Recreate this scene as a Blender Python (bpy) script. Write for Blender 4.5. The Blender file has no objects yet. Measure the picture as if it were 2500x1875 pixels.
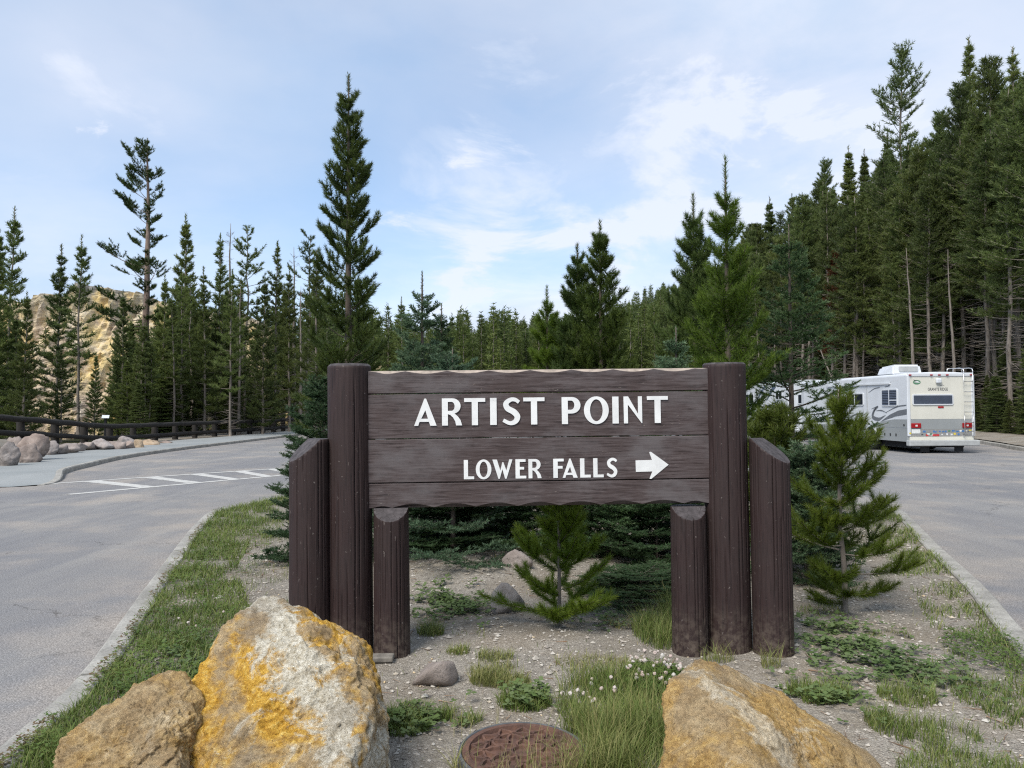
import bpy, bmesh, math, random
import numpy as np
from mathutils import Vector, Matrix

R = math.radians
SC = bpy.context.scene
COL = SC.collection
F_PX, CX, HOR, CAMH = 1880.0, 1250.0, 995.0, 1.75

# ------------------------------------------------------------------ camera
cam = bpy.data.cameras.new('camera')
cam.sensor_width = 36.0
cam.lens = 36.0 * F_PX / 2500.0
cam.clip_start = 0.05
cam.clip_end = 3000.0
cam_o = bpy.data.objects.new('camera', cam)
COL.objects.link(cam_o)
cam_o.matrix_world = (Matrix.Translation((0, 0, CAMH)) @ Matrix.Rotation(R(90 + 1.75), 4, 'X')
                      @ Matrix.Rotation(R(-0.3), 4, 'Z'))
SC.camera = cam_o

# ------------------------------------------------------------------ world
SUN_EL, SUN_AZ = R(52), math.atan2(-0.55, -0.8)
world = bpy.data.worlds.new('World')
SC.world = world
world.use_nodes = True
wn, wl = world.node_tree.nodes, world.node_tree.links
wn.clear()


def W(t, **kw):
    n = wn.new(t)
    for k, v in kw.items():
        setattr(n, k, v)
    return n


def wmath(op, a, b=None, clamp=False):
    n = W('ShaderNodeMath', operation=op, use_clamp=clamp)
    for i, s in enumerate((a, b)):
        if s is None:
            continue
        if isinstance(s, (int, float)):
            n.inputs[i].default_value = s
        else:
            wl.new(s, n.inputs[i])
    return n.outputs[0]


sky = W('ShaderNodeTexSky', sky_type='NISHITA')
sky.sun_disc = False
sky.sun_elevation = SUN_EL
sky.sun_rotation = SUN_AZ
sky.altitude = 2300
sky.air_density = 1.0
sky.dust_density = 1.0
sky.ozone_density = 1.2
tc = W('ShaderNodeTexCoord')
sep = W('ShaderNodeSeparateXYZ')
wl.new(tc.outputs['Generated'], sep.inputs[0])
zz = wmath('ADD', wmath('MAXIMUM', sep.outputs[2], 0.0), 0.22)
comb = W('ShaderNodeCombineXYZ')
wl.new(wmath('DIVIDE', sep.outputs[0], zz), comb.inputs[0])
wl.new(wmath('DIVIDE', sep.outputs[1], zz), comb.inputs[1])


def wnoise(scale, detail, rough, off, dist=0.0):
    mp = W('ShaderNodeMapping')
    mp.inputs['Location'].default_value = off
    wl.new(comb.outputs[0], mp.inputs[0])
    n = W('ShaderNodeTexNoise')
    n.inputs['Scale'].default_value = scale
    n.inputs['Detail'].default_value = detail
    n.inputs['Roughness'].default_value = rough
    n.inputs['Distortion'].default_value = dist
    wl.new(mp.outputs[0], n.inputs[0])
    return n.outputs[0]


def wramp(v, lo, hi):
    n = W('ShaderNodeMapRange', interpolation_type='SMOOTHSTEP')
    wl.new(v, n.inputs[0])
    n.inputs[1].default_value, n.inputs[2].default_value = lo, hi
    return n.outputs[0]


broad = wramp(wnoise(0.62, 5, 0.5, (1.5, 0.35, 0)), 0.34, 0.66)
puff = wramp(wnoise(1.15, 9, 0.56, (0.15, 2.9, 0), 0.25), 0.42, 0.66)
wisp = wramp(wnoise(2.6, 8, 0.62, (3.1, 0.4, 0), 0.8), 0.60, 0.76)
bank = wramp(sep.outputs[0], -0.15, 0.45)          # cloud bank thickening to the east
cover = wmath('ADD', wmath('ADD', wmath('MULTIPLY', broad, 0.40), wmath('MULTIPLY', bank, 0.40)), 0.34, True)
hz = wramp(sep.outputs[2], 0.26, 0.04)
cover = wmath('ADD', cover, wmath('MULTIPLY', hz, 0.45), True)
shade = wnoise(1.1, 6, 0.55, (5.2, 1.1, 0))
cl0 = W('ShaderNodeMixRGB')
cl0.inputs[1].default_value = (3.15, 4.05, 5.4, 1)
cl0.inputs[2].default_value = (4.0, 4.55, 5.45, 1)
wl.new(wramp(shade, 0.36, 0.64), cl0.inputs[0])
cl = W('ShaderNodeMixRGB')
cl.inputs[2].default_value = (4.75, 5.05, 5.75, 1)
wl.new(cl0.outputs[0], cl.inputs[1])
puffs = wmath('ADD', wmath('MULTIPLY', puff, 0.55), wmath('MULTIPLY', wisp, 0.5), True)
soft = wramp(wnoise(2.3, 10, 0.60, (7.7, 3.3, 0), 0.5), 0.28, 0.70)
for px_, py_, rad_, st_ in ((1130, 570, 10, 0.85), (1260, 720, 11, 0.8), (1880, 300, 17, 0.9), (1520, 110, 15, 0.6), (300, 110, 7, 0.9), (2250, 160, 15, 0.8), (1000, 130, 12, 0.45), (1480, 690, 7, 0.7)):
    dv = Vector(((px_ - CX) / F_PX, 1.0, (HOR - py_) / F_PX)).normalized()
    dt = W('ShaderNodeVectorMath', operation='DOT_PRODUCT')
    wl.new(tc.outputs['Generated'], dt.inputs[0])
    dt.inputs[1].default_value = dv
    m_ = wramp(dt.outputs['Value'], math.cos(R(rad_)), 1.0)
    puffs = wmath('ADD', puffs, wmath('MULTIPLY', wmath('MULTIPLY', m_, soft), st_ * 0.75), True)
wl.new(puffs, cl.inputs[0])
cover = wmath('MAXIMUM', cover, wmath('MULTIPLY', puffs, 0.9))
tint = W('ShaderNodeMixRGB', blend_type='MULTIPLY')
tint.inputs[0].default_value = 1.0
tint.inputs[2].default_value = (1.2, 1.25, 1.2, 1)
wl.new(sky.outputs[0], tint.inputs[1])
mx = W('ShaderNodeMixRGB')
wl.new(cover, mx.inputs[0])
wl.new(tint.outputs[0], mx.inputs[1])
wl.new(cl.outputs[0], mx.inputs[2])
bg = W('ShaderNodeBackground')
bg.inputs[1].default_value = 0.098
wl.new(mx.outputs[0], bg.inputs[0])
wo = W('ShaderNodeOutputWorld')
wl.new(bg.outputs[0], wo.inputs[0])

# ------------------------------------------------------------------ sun
sl = bpy.data.lights.new('sun', 'SUN')
sl.energy = 2.4
sl.angle = R(28)
sl.color = (1.0, 0.95, 0.87)
so = bpy.data.objects.new('sun', sl)
COL.objects.link(so)
sd = Vector((math.sin(SUN_AZ) * math.cos(SUN_EL), math.cos(SUN_AZ) * math.cos(SUN_EL), math.sin(SUN_EL)))
so.rotation_euler = sd.to_track_quat('Z', 'Y').to_euler()
so.location = sd * 50

SC.view_settings.view_transform = 'Standard'
SC.view_settings.look = 'None'
SC.view_settings.exposure = 0.92
SC.view_settings.gamma = 1.0
SC.view_settings.use_curve_mapping = False
SC.render.engine = 'CYCLES'
SC.cycles.max_bounces = 5
SC.cycles.transparent_max_bounces = 6
SC.cycles.use_denoising = False
SC.cycles.filter_width = 1.2


# ================================================================== helpers
def g(px, py, h=1.65):
    """ground point (x, y) that the photograph shows at a pixel, h below the lens"""
    d = F_PX * h / (py - HOR)
    return (px - CX) / F_PX * d, d


def X(px, d):
    return (px - CX) / F_PX * d


def Z(py, d):
    return CAMH + (HOR - py) / F_PX * d


def tag(o, label=None, cat=None, group=None, kind=None):
    if label:
        o['label'] = label
    if cat:
        o['category'] = cat
    if group:
        o['group'] = group
    if kind:
        o['kind'] = kind
    return o


def link(o, parent=None):
    COL.objects.link(o)
    if parent is not None:
        o.parent = parent
    return o


def empty(name, loc=(0, 0, 0), rz=0.0):
    o = bpy.data.objects.new(name, None)
    o.empty_display_size = 0.2
    o.location = loc
    o.rotation_euler = (0, 0, rz)
    return link(o)


def mesh_np(name, V, T, mats, matidx=None, attr=None, smooth=False):
    """V (n,3); T (m,3) or (m,4); attr: float per vertex"""
    V = np.asarray(V, dtype=np.float32)
    T = np.asarray(T, dtype=np.int32)
    me = bpy.data.meshes.new(name)
    k = T.shape[1]
    me.vertices.add(len(V))
    me.vertices.foreach_set('co', V.ravel())
    me.loops.add(T.size)
    me.loops.foreach_set('vertex_index', T.ravel())
    me.polygons.add(len(T))
    me.polygons.foreach_set('loop_start', np.arange(len(T), dtype=np.int32) * k)
    for m in (mats if isinstance(mats, (list, tuple)) else [mats]):
        me.materials.append(m)
    if matidx is not None:
        me.polygons.foreach_set('material_index', np.asarray(matidx, dtype=np.int32))
    me.polygons.foreach_set('use_smooth', np.full(len(T), bool(smooth)))
    if attr is not None:
        a = me.attributes.new('var', 'FLOAT', 'POINT')
        a.data.foreach_set('value', np.asarray(attr, dtype=np.float32))
    me.update(calc_edges=True)
    me.validate()
    return me


def obj(name, me, parent=None, loc=None):
    o = bpy.data.objects.new(name, me)
    if loc is not None:
        o.location = loc
    return link(o, parent)


def bm_obj(name, bm, mats, parent=None, smooth=False, loc=None):
    bmesh.ops.recalc_face_normals(bm, faces=bm.faces)
    me = bpy.data.meshes.new(name)
    for f in bm.faces:
        f.smooth = smooth
    bm.to_mesh(me)
    bm.free()
    for m in (mats if isinstance(mats, (list, tuple)) else [mats]):
        me.materials.append(m)
    return obj(name, me, parent, loc)


def bm_box(bm, a, b, bevel=0.0, segs=2, mi=0):
    """box between corners a and b added to bm"""
    c = [(a[i] + b[i]) / 2 for i in range(3)]
    s = [abs(b[i] - a[i]) for i in range(3)]
    r = bmesh.ops.create_cube(bm, size=1.0)
    vs = r['verts']
    for v in vs:
        v.co = Vector((v.co.x * s[0] + c[0], v.co.y * s[1] + c[1], v.co.z * s[2] + c[2]))
    fs = {f for v in vs for f in v.link_faces}
    for f in fs:
        f.material_index = mi
    if bevel > 0:
        es = list({e for v in vs for e in v.link_edges})
        bmesh.ops.bevel(bm, geom=es, offset=bevel, segments=segs, affect='EDGES', profile=0.5)


def box(name, a, b, mat, parent=None, bevel=0.0, segs=2):
    bm = bmesh.new()
    bm_box(bm, a, b, bevel, segs)
    return bm_obj(name, bm, mat, parent)


# ---- vector noise in numpy
_prm = np.random.RandomState(7).permutation(256)
_prm = np.concatenate([_prm, _prm, _prm])
_grd = np.random.RandomState(8).normal(size=(256, 3))
_grd /= np.linalg.norm(_grd, axis=1)[:, None]


def pnoise(P):
    P = np.asarray(P, dtype=np.float64)
    I = np.floor(P).astype(int)
    f = P - I
    I &= 255
    u = f * f * f * (f * (f * 6 - 15) + 10)
    out = 0
    for dx in (0, 1):
        for dy in (0, 1):
            for dz in (0, 1):
                h = _prm[_prm[_prm[I[..., 0] + dx] + I[..., 1] + dy] + I[..., 2] + dz]
                d = (_grd[h] * (f - np.array([dx, dy, dz]))).sum(-1)
                w = ((u[..., 0] if dx else 1 - u[..., 0]) * (u[..., 1] if dy else 1 - u[..., 1])
                     * (u[..., 2] if dz else 1 - u[..., 2]))
                out = out + d * w
    return out


def fbm(P, octv=4, gain=0.5, ridged=False):
    P = np.asarray(P, dtype=np.float64)
    a, s, t = 1.0, 0.0, 0.0
    for k in range(octv):
        n = pnoise(P * 2 ** k + 17.3 * k)
        s = s + a * ((1 - 2 * np.abs(n)) if ridged else n)
        a *= gain
    return s


def catmull(pts, n=8):
    P = np.array(pts, dtype=float)
    P = np.vstack([2 * P[0] - P[1], P, 2 * P[-1] - P[-2]])
    out = []
    for i in range(1, len(P) - 2):
        for t in np.linspace(0, 1, n, endpoint=False):
            p0, p1, p2, p3 = P[i - 1:i + 3]
            out.append(0.5 * ((2 * p1) + (-p0 + p2) * t + (2 * p0 - 5 * p1 + 4 * p2 - p3) * t * t
                              + (-p0 + 3 * p1 - 3 * p2 + p3) * t ** 3))
    out.append(P[-2])
    return np.array(out)


def tube_arrays(pts, rad, sides=6, phase=0.0):
    """tapered tube along a polyline; returns V, T(tri) open ended with caps"""
    pts = np.asarray(pts, float)
    rad = np.broadcast_to(np.asarray(rad, float), (len(pts),))
    tg = np.gradient(pts, axis=0)
    tg /= np.linalg.norm(tg, axis=1)[:, None] + 1e-9
    ref = np.array([0, 0, 1.0]) if abs(tg[0, 2]) < 0.9 else np.array([1.0, 0, 0])
    a = np.cross(tg, ref)
    a /= np.linalg.norm(a, axis=1)[:, None] + 1e-9
    b = np.cross(tg, a)
    an = np.linspace(0, 2 * np.pi, sides, endpoint=False) + phase
    ring = (a[:, None] * np.cos(an)[None, :, None] + b[:, None] * np.sin(an)[None, :, None])
    V = (pts[:, None] + ring * rad[:, None, None]).reshape(-1, 3)
    n = len(pts)
    i, j = np.meshgrid(np.arange(n - 1), np.arange(sides), indexing='ij')
    A = (i * sides + j).ravel()
    B = (i * sides + (j + 1) % sides).ravel()
    C, D = B + sides, A + sides
    T = np.vstack([np.stack([A, B, C], 1), np.stack([A, C, D], 1)])
    caps = []
    for base in (0, (n - 1) * sides):
        for k in range(1, sides - 1):
            caps.append((base, base + k, base + k + 1))
    T = np.vstack([T, np.array(caps)])
    return V, T


def join(parts):
    Vs, Ts, o = [], [], 0
    for V, T in parts:
        Vs.append(V)
        Ts.append(T + o)
        o += len(V)
    return np.vstack(Vs), np.vstack(Ts)


# ================================================================== materials
class NT:
    def __init__(self, name):
        self.m = bpy.data.materials.new(name)
        self.m.use_nodes = True
        self.n, self.l = self.m.node_tree.nodes, self.m.node_tree.links
        self.b = self.n['Principled BSDF']
        self.tc = self.n.new('ShaderNodeTexCoord')

    def vec(self, scale=(1, 1, 1), loc=(0, 0, 0), rot=(0, 0, 0), src='Object'):
        mp = self.n.new('ShaderNodeMapping')
        mp.inputs['Scale'].default_value = scale
        mp.inputs['Location'].default_value = loc
        mp.inputs['Rotation'].default_value = rot
        self.l.new(self.tc.outputs[src], mp.inputs[0])
        return mp.outputs[0]

    def noise(self, scale=5, detail=4, rough=0.55, vec=None, dist=0.0, color=False):
        t = self.n.new('ShaderNodeTexNoise')
        t.inputs['Scale'].default_value = scale
        t.inputs['Detail'].default_value = detail
        t.inputs['Roughness'].default_value = rough
        t.inputs['Distortion'].default_value = dist
        self.l.new(vec if vec is not None else self.tc.outputs['Object'], t.inputs[0])
        return t.outputs[1 if color else 0]

    def voro(self, scale=20, vec=None, out='Distance', feature='F1', rnd=1.0):
        t = self.n.new('ShaderNodeTexVoronoi')
        t.feature = feature
        t.inputs['Scale'].default_value = scale
        t.inputs['Randomness'].default_value = rnd
        self.l.new(vec if vec is not None else self.tc.outputs['Object'], t.inputs[0])
        return t.outputs[out]

    def ramp(self, v, stops, interp='LINEAR'):
        r = self.n.new('ShaderNodeValToRGB')
        r.color_ramp.interpolation = interp
        e = r.color_ramp.elements
        while len(e) < len(stops):
            e.new(0.5)
        for el, (p, c) in zip(e, stops):
            el.position = p
            if isinstance(c, (int, float)):
                c = (c, c, c)
            el.color = (*c, 1)
        self.l.new(v, r.inputs[0])
        return r.outputs[0]

    def rng(self, v, lo, hi, a=0.0, b=1.0):
        r = self.n.new('ShaderNodeMapRange')
        self.l.new(v, r.inputs[0])
        for i, x in enumerate((lo, hi, a, b)):
            r.inputs[i + 1].default_value = x
        return r.outputs[0]

    def mix(self, f, a, b, mode='MIX'):
        r = self.n.new('ShaderNodeMixRGB')
        r.blend_type = mode
        for i, s in enumerate((f, a, b)):
            if isinstance(s, (int, float)):
                r.inputs[i].default_value = s if i == 0 else (s, s, s, 1)
            elif isinstance(s, tuple):
                r.inputs[i].default_value = (*s, 1) if len(s) == 3 else s
            else:
                self.l.new(s, r.inputs[i])
        return r.outputs[0]

    def math(self, op, a, b=0.0, clamp=False):
        r = self.n.new('ShaderNodeMath')
        r.operation = op
        r.use_clamp = clamp
        for i, s in enumerate((a, b)):
            if isinstance(s, (int, float)):
                r.inputs[i].default_value = s
            else:
                self.l.new(s, r.inputs[i])
        return r.outputs[0]

    def attr(self, name='var'):
        a = self.n.new('ShaderNodeAttribute')
        a.attribute_name = name
        return a.outputs['Fac']

    def objrand(self):
        return self.n.new('ShaderNodeObjectInfo').outputs['Random']

    def bump(self, h, strength=0.4, dist=0.01, prev=None):
        b = self.n.new('ShaderNodeBump')
        b.inputs['Strength'].default_value = strength
        b.inputs['Distance'].default_value = dist
        self.l.new(h, b.inputs['Height'])
        if prev is not None:
            self.l.new(prev, b.inputs['Normal'])
        return b.outputs[0]

    def done(self, color, rough=0.8, normal=None, metal=0.0, spec=None, coat=0.0):
        if isinstance(color, tuple):
            self.b.inputs['Base Color'].default_value = (*color, 1)
        else:
            self.l.new(color, self.b.inputs['Base Color'])
        if isinstance(rough, (int, float)):
            self.b.inputs['Roughness'].default_value = rough
        else:
            self.l.new(rough, self.b.inputs['Roughness'])
        self.b.inputs['Metallic'].default_value = metal
        if spec is not None:
            self.b.inputs['Specular IOR Level'].default_value = spec
        if coat:
            self.b.inputs['Coat Weight'].default_value = coat
        if normal is not None:
            self.l.new(normal, self.b.inputs['Normal'])
        return self.m


def plain(name, c, rough=0.5, metal=0.0, var=0.12, scale=6.0, spec=None):
    t = NT(name)
    n = t.noise(scale, 5, 0.6)
    col = t.mix(1.0, c, t.rng(n, 0.3, 0.7, 1 - var, 1 + var), 'MULTIPLY')
    return t.done(col, rough, None, metal, spec)


def foliage(name, dark, light, tip, transl=0.40, hue=0.25, shift=(1.35, 1.1, 0.8)):
    """needle / leaf material: dark..light by clump noise, tip by the 'var' attribute, tree to tree by object random"""
    t = NT(name)
    n = t.noise(2.3, 3, 0.5)
    c = t.mix(t.rng(n, 0.32, 0.68), dark, light)
    c = t.mix(t.attr(), c, tip)
    r = t.objrand()
    c2 = t.mix(1.0, c, shift, 'MULTIPLY')
    c = t.mix(t.rng(r, 0, 1, 0, 1), c, c2)
    c = t.mix(1.0, c, t.rng(t.math('FRACT', t.math('MULTIPLY', r, 7.3)), 0, 1, 1 - hue, 1 + hue), 'MULTIPLY')
    t.done(c, 0.55, None, 0.0, 0.35)
    tr = t.n.new('ShaderNodeBsdfTranslucent')
    t.l.new(c, tr.inputs[0])
    ms = t.n.new('ShaderNodeMixShader')
    ms.inputs[0].default_value = transl
    t.l.new(t.b.outputs[0], ms.inputs[1])
    t.l.new(tr.outputs[0], ms.inputs[2])
    out = [x for x in t.n if x.type == 'OUTPUT_MATERIAL'][0]
    t.l.new(ms.outputs[0], out.inputs[0])
    return t.m


def bark(name, c1, c2, scale=9):
    t = NT(name)
    n = t.noise(scale, 6, 0.65, t.vec((1, 1, 0.25)))
    c = t.ramp(n, [(0.3, c1), (0.7, c2)])
    return t.done(c, 0.9, t.bump(n, 0.5, 0.02))


MAT = {}
MAT['pine'] = foliage('pine_needles', (0.042, 0.080, 0.014), (0.085, 0.135, 0.026), (0.15, 0.20, 0.055))
MAT['pine_bright'] = foliage('bright_pine_needles', (0.060, 0.115, 0.010), (0.115, 0.185, 0.020), (0.20, 0.26, 0.06))
MAT['seedling'] = foliage('seedling_needles', (0.095, 0.165, 0.014), (0.16, 0.245, 0.028), (0.25, 0.31, 0.07))
MAT['pine_deep'] = foliage('deep_pine_needles', (0.038, 0.074, 0.020), (0.072, 0.118, 0.030), (0.12, 0.165, 0.055))
MAT['fir'] = foliage('fir_needles', (0.034, 0.074, 0.028), (0.066, 0.120, 0.048), (0.14, 0.20, 0.11), shift=(1.1, 1.05, 0.9))
MAT['fir_blue'] = foliage('blue_fir_needles', (0.060, 0.110, 0.060), (0.105, 0.168, 0.095), (0.19, 0.27, 0.16), shift=(1.1, 1.05, 0.9))
MAT['forest'] = foliage('forest_needles', (0.080, 0.120, 0.034), (0.135, 0.180, 0.052), (0.16, 0.20, 0.07), hue=0.28, shift=(1.18, 1.05, 0.92), transl=0.45)
MAT['rust'] = foliage('dead_needles', (0.07, 0.03, 0.012), (0.12, 0.05, 0.02), (0.15, 0.07, 0.03))
MAT['bark'] = bark('grey_bark', (0.10, 0.082, 0.066), (0.26, 0.225, 0.19))
MAT['bark_dark'] = bark('dark_bark', (0.045, 0.036, 0.028), (0.13, 0.10, 0.08), 30)
MAT['bark_warm'] = bark('warm_bark', (0.12, 0.085, 0.065), (0.30, 0.215, 0.17))


def mk_asphalt():
    t = NT('asphalt')
    fine = t.voro(170, out='Color')
    n1 = t.noise(0.22, 5, 0.6)
    n2 = t.noise(240, 2, 0.6)
    streak = t.noise(0.55, 6, 0.62, t.vec((1.5, 0.16, 1), rot=(0, 0, R(14))), 1.2)
    base = t.ramp(n1, [(0.3, (0.172, 0.169, 0.169)), (0.7, (0.245, 0.235, 0.222))])
    base = t.mix(t.rng(streak, 0.40, 0.62, 0.60, 0.0), base, (0.145, 0.145, 0.155))
    patch = t.rng(t.noise(0.55, 6, 0.6), 0.50, 0.68)
    base = t.mix(t.math('MULTIPLY', patch, 0.55), base, (0.34, 0.295, 0.245))
    wv = t.n.new('ShaderNodeVectorMath')
    wv.operation = 'ADD'
    t.l.new(t.tc.outputs['Object'], wv.inputs[0])
    t.l.new(t.noise(1.3, 5, 0.65, color=True), wv.inputs[1])
    ck = t.rng(t.voro(0.23, wv.outputs[0], 'Distance', 'DISTANCE_TO_EDGE'), 0.0, 0.0035, 0.75, 0.0)
    ck = t.math('MULTIPLY', ck, t.rng(t.noise(0.35, 3, 0.5), 0.48, 0.56))
    base = t.mix(ck, base, (0.05, 0.048, 0.046))
    oil = t.rng(t.noise(0.9, 5, 0.6, t.vec((1, 0.6, 1), loc=(7, 3, 0))), 0.66, 0.76, 0.0, 0.45)
    base = t.mix(oil, base, (0.10, 0.10, 0.104))
    grit = t.math('MULTIPLY', t.attr(), t.rng(t.noise(1.6, 6, 0.65), 0.34, 0.66, 0.0, 0.85), True)
    base = t.mix(grit, base, t.ramp(t.noise(30, 5, 0.75), [(0.3, (0.14, 0.115, 0.095)), (0.5, (0.28, 0.245, 0.21)), (0.7, (0.42, 0.38, 0.34))]))
    spk = t.mix(1.0, base, t.ramp(t.noise(95, 3, 0.7), [(0.32, 0.45), (0.5, 1.0), (0.68, 1.75)]), 'MULTIPLY')
    big = t.mix(1.0, spk, t.ramp(fine, [(0.0, 0.7), (1.0, 1.3)]), 'MULTIPLY')
    return t.done(big, 0.9, t.bump(n2, 0.5, 0.004), spec=0.3)


def mk_gravel():
    t = NT('gravel_soil')
    vv = t.vec((1, 1, 1))
    cell = t.voro(95, vv, 'Color')
    edge = t.voro(95, vv, 'Distance')
    cell2 = t.voro(38, vv, 'Color')
    c = t.ramp(cell, [(0.0, (0.17, 0.15, 0.128)), (0.35, (0.33, 0.295, 0.245)), (0.7, (0.45, 0.41, 0.345)), (1.0, (0.57, 0.53, 0.455))])
    c2 = t.ramp(cell2, [(0.0, (0.18, 0.155, 0.13)), (0.6, (0.40, 0.36, 0.305)), (1.0, (0.56, 0.51, 0.45))])
    c = t.mix(0.4, c, c2)
    soil = t.rng(t.noise(1.1, 5, 0.6), 0.46, 0.64)
    c = t.mix(t.math('MULTIPLY', soil, 0.6), c, (0.31, 0.25, 0.18))
    c = t.mix(1.0, c, t.rng(edge, 0.0, 0.6, 1.1, 0.6), 'MULTIPLY')
    c = t.mix(1.0, c, t.ramp(t.noise(0.7, 4, 0.6), [(0.3, 0.8), (0.7, 1.15)]), 'MULTIPLY')
    h = t.mix(0.4, t.rng(edge, 0, 0.7, 1, 0), t.noise(60, 4, 0.7))
    return t.done(c, 0.95, t.bump(h, 0.9, 0.012), spec=0.2)


def mk_floor():
    t = NT('forest_floor')
    n = t.noise(0.5, 8, 0.65)
    c = t.ramp(n, [(0.3, (0.026, 0.034, 0.014)), (0.5, (0.045, 0.046, 0.022)), (0.7, (0.075, 0.066, 0.04))])
    return t.done(c, 1.0, t.bump(t.noise(6, 8, 0.7), 1.0, 0.15), spec=0.1)


def mk_sidewalk():
    t = NT('sidewalk_asphalt')
    c = t.ramp(t.noise(0.5, 6, 0.6), [(0.3, (0.20, 0.215, 0.215)), (0.7, (0.27, 0.28, 0.275))])
    c = t.mix(1.0, c, t.ramp(t.noise(60, 3, 0.7), [(0.3, 0.75), (0.7, 1.25)]), 'MULTIPLY')
    return t.done(c, 0.9, t.bump(t.noise(120, 2, 0.6), 0.4, 0.004))


def mk_concrete():
    t = NT('kerb_concrete')
    c = t.ramp(t.noise(3.0, 8, 0.65), [(0.3, (0.20, 0.19, 0.17)), (0.6, (0.36, 0.345, 0.31)), (0.75, (0.42, 0.40, 0.36))])
    c = t.mix(t.rng(t.noise(0.9, 4), 0.5, 0.7, 0, 0.5), c, (0.19, 0.18, 0.155))
    c = t.mix(1.0, c, t.ramp(t.noise(70, 4, 0.7), [(0.35, 0.72), (0.65, 1.2)]), 'MULTIPLY')
    return t.done(c, 0.92, t.bump(t.noise(40, 6, 0.7), 0.6, 0.01))


def mk_paint(name, c, wear=0.5):
    t = NT(name)
    w = t.rng(t.noise(5, 8, 0.7), 0.50, 0.72)
    col = t.mix(w, c, (0.22, 0.21, 0.20))
    col = t.mix(1.0, col, t.ramp(t.noise(95, 3, 0.7), [(0.32, 0.75), (0.68, 1.15)]), 'MULTIPLY')
    return t.done(col, 0.8)


def mk_post():
    t = NT('brown_post_paint')
    grain = t.noise(7, 6, 0.6, t.vec((14, 14, 0.7)))
    blot = t.noise(3.0, 5, 0.6)
    c = t.ramp(grain, [(0.28, (0.007, 0.0040, 0.0038)), (0.45, (0.028, 0.0155, 0.0145)), (0.8, (0.041, 0.024, 0.022))])
    c = t.mix(t.rng(blot, 0.45, 0.7, 0.0, 0.5), c, (0.031, 0.021, 0.019))
    speck = t.rng(t.noise(48, 4, 0.65, t.vec((1, 1, 0.6))), 0.665, 0.71)
    c = t.mix(t.math('MULTIPLY', speck, 0.7), c, (0.22, 0.19, 0.17))
    # dirt splash on the lowest part of the wood
    s = t.n.new('ShaderNodeSeparateXYZ')
    t.l.new(t.tc.outputs['Object'], s.inputs[0])
    low = t.rng(s.outputs[2], 0.05, 0.40, 1.0, 0.0)
    dirt = t.math('MULTIPLY', low, t.rng(t.noise(22, 5, 0.7), 0.42, 0.62))
    c = t.mix(t.math('MULTIPLY', dirt, 0.6), c, (0.17, 0.135, 0.105))
    nb = t.bump(grain, 0.35, 0.006)
    return t.done(c, t.rng(blot, 0.3, 0.7, 0.55, 0.75), t.bump(t.noise(90, 3, 0.6), 0.15, 0.003, nb), spec=0.35)


def mk_endgrain():
    t = NT('weathered_end_grain')
    w = t.n.new('ShaderNodeTexNoise')
    w.inputs['Scale'].default_value = 26
    w.inputs['Detail'].default_value = 5
    t.l.new(t.tc.outputs['Object'], w.inputs[0])
    cr = t.voro(16, None, 'Distance', 'DISTANCE_TO_EDGE')
    c = t.ramp(w.outputs[0], [(0.3, (0.030, 0.025, 0.026)), (0.7, (0.080, 0.069, 0.071))])
    c = t.mix(t.rng(cr, 0.0, 0.035, 0.8, 0.0), c, (0.02, 0.016, 0.015))
    return t.done(c, 0.85, t.bump(w.outputs[0], 0.4, 0.006))


def mk_board():
    t = NT('faded_brown_board_paint')
    oi = t.n.new('ShaderNodeObjectInfo')
    ad = t.n.new('ShaderNodeVectorMath')
    ad.operation = 'ADD'
    sc = t.n.new('ShaderNodeVectorMath')
    sc.operation = 'SCALE'
    cb = t.n.new('ShaderNodeCombineXYZ')
    for i in range(3):
        t.l.new(oi.outputs['Random'], cb.inputs[i])
    t.l.new(cb.outputs[0], sc.inputs[0])
    sc.inputs['Scale'].default_value = 31.0
    t.l.new(t.tc.outputs['Object'], ad.inputs[0])
    t.l.new(sc.outputs[0], ad.inputs[1])

    def mp(s):
        m = t.n.new('ShaderNodeMapping')
        m.inputs['Scale'].default_value = s
        t.l.new(ad.outputs[0], m.inputs[0])
        return m.outputs[0]
    grain = t.noise(6, 7, 0.65, mp((0.8, 4, 13)), 0.4)
    fine = t.noise(6, 6, 0.7, mp((2.5, 4, 60)))
    blot = t.noise(2.6, 6, 0.62, mp((1, 1, 1.5)))
    c = t.ramp(grain, [(0.32, (0.016, 0.010, 0.009)), (0.46, (0.062, 0.044, 0.042)), (0.66, (0.110, 0.088, 0.086))])
    c = t.mix(t.rng(blot, 0.48, 0.66, 0.0, 0.75), c, (0.122, 0.108, 0.108))
    c = t.mix(t.rng(blot, 0.46, 0.34, 0.0, 0.55), c, (0.052, 0.033, 0.029))
    c = t.mix(t.rng(fine, 0.40, 0.33, 0.0, 0.85), c, (0.018, 0.012, 0.011))
    chip = t.math('MULTIPLY', t.rng(t.noise(6, 7, 0.72, mp((3.0, 3, 42))), 0.64, 0.68),
                  t.rng(t.noise(1.6, 3, 0.5, mp((1, 1, 3))), 0.50, 0.62))
    c = t.mix(chip, c, (0.50, 0.43, 0.37))
    nb = t.bump(grain, 0.25, 0.006)
    return t.done(c, 0.62, t.bump(fine, 0.25, 0.003, nb), spec=0.35)


def mk_letter():
    t = NT('white_letter_paint')
    crack = t.rng(t.noise(6, 6, 0.7, t.vec((1.2, 3, 45))), 0.33, 0.375, 0.8, 0.0)
    c = t.mix(crack, (0.80, 0.80, 0.78), (0.32, 0.28, 0.25))
    c = t.mix(1.0, c, t.ramp(t.noise(9, 4, 0.6), [(0.3, 0.84), (0.7, 1.03)]), 'MULTIPLY')
    return t.done(c, 0.6)


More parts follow.
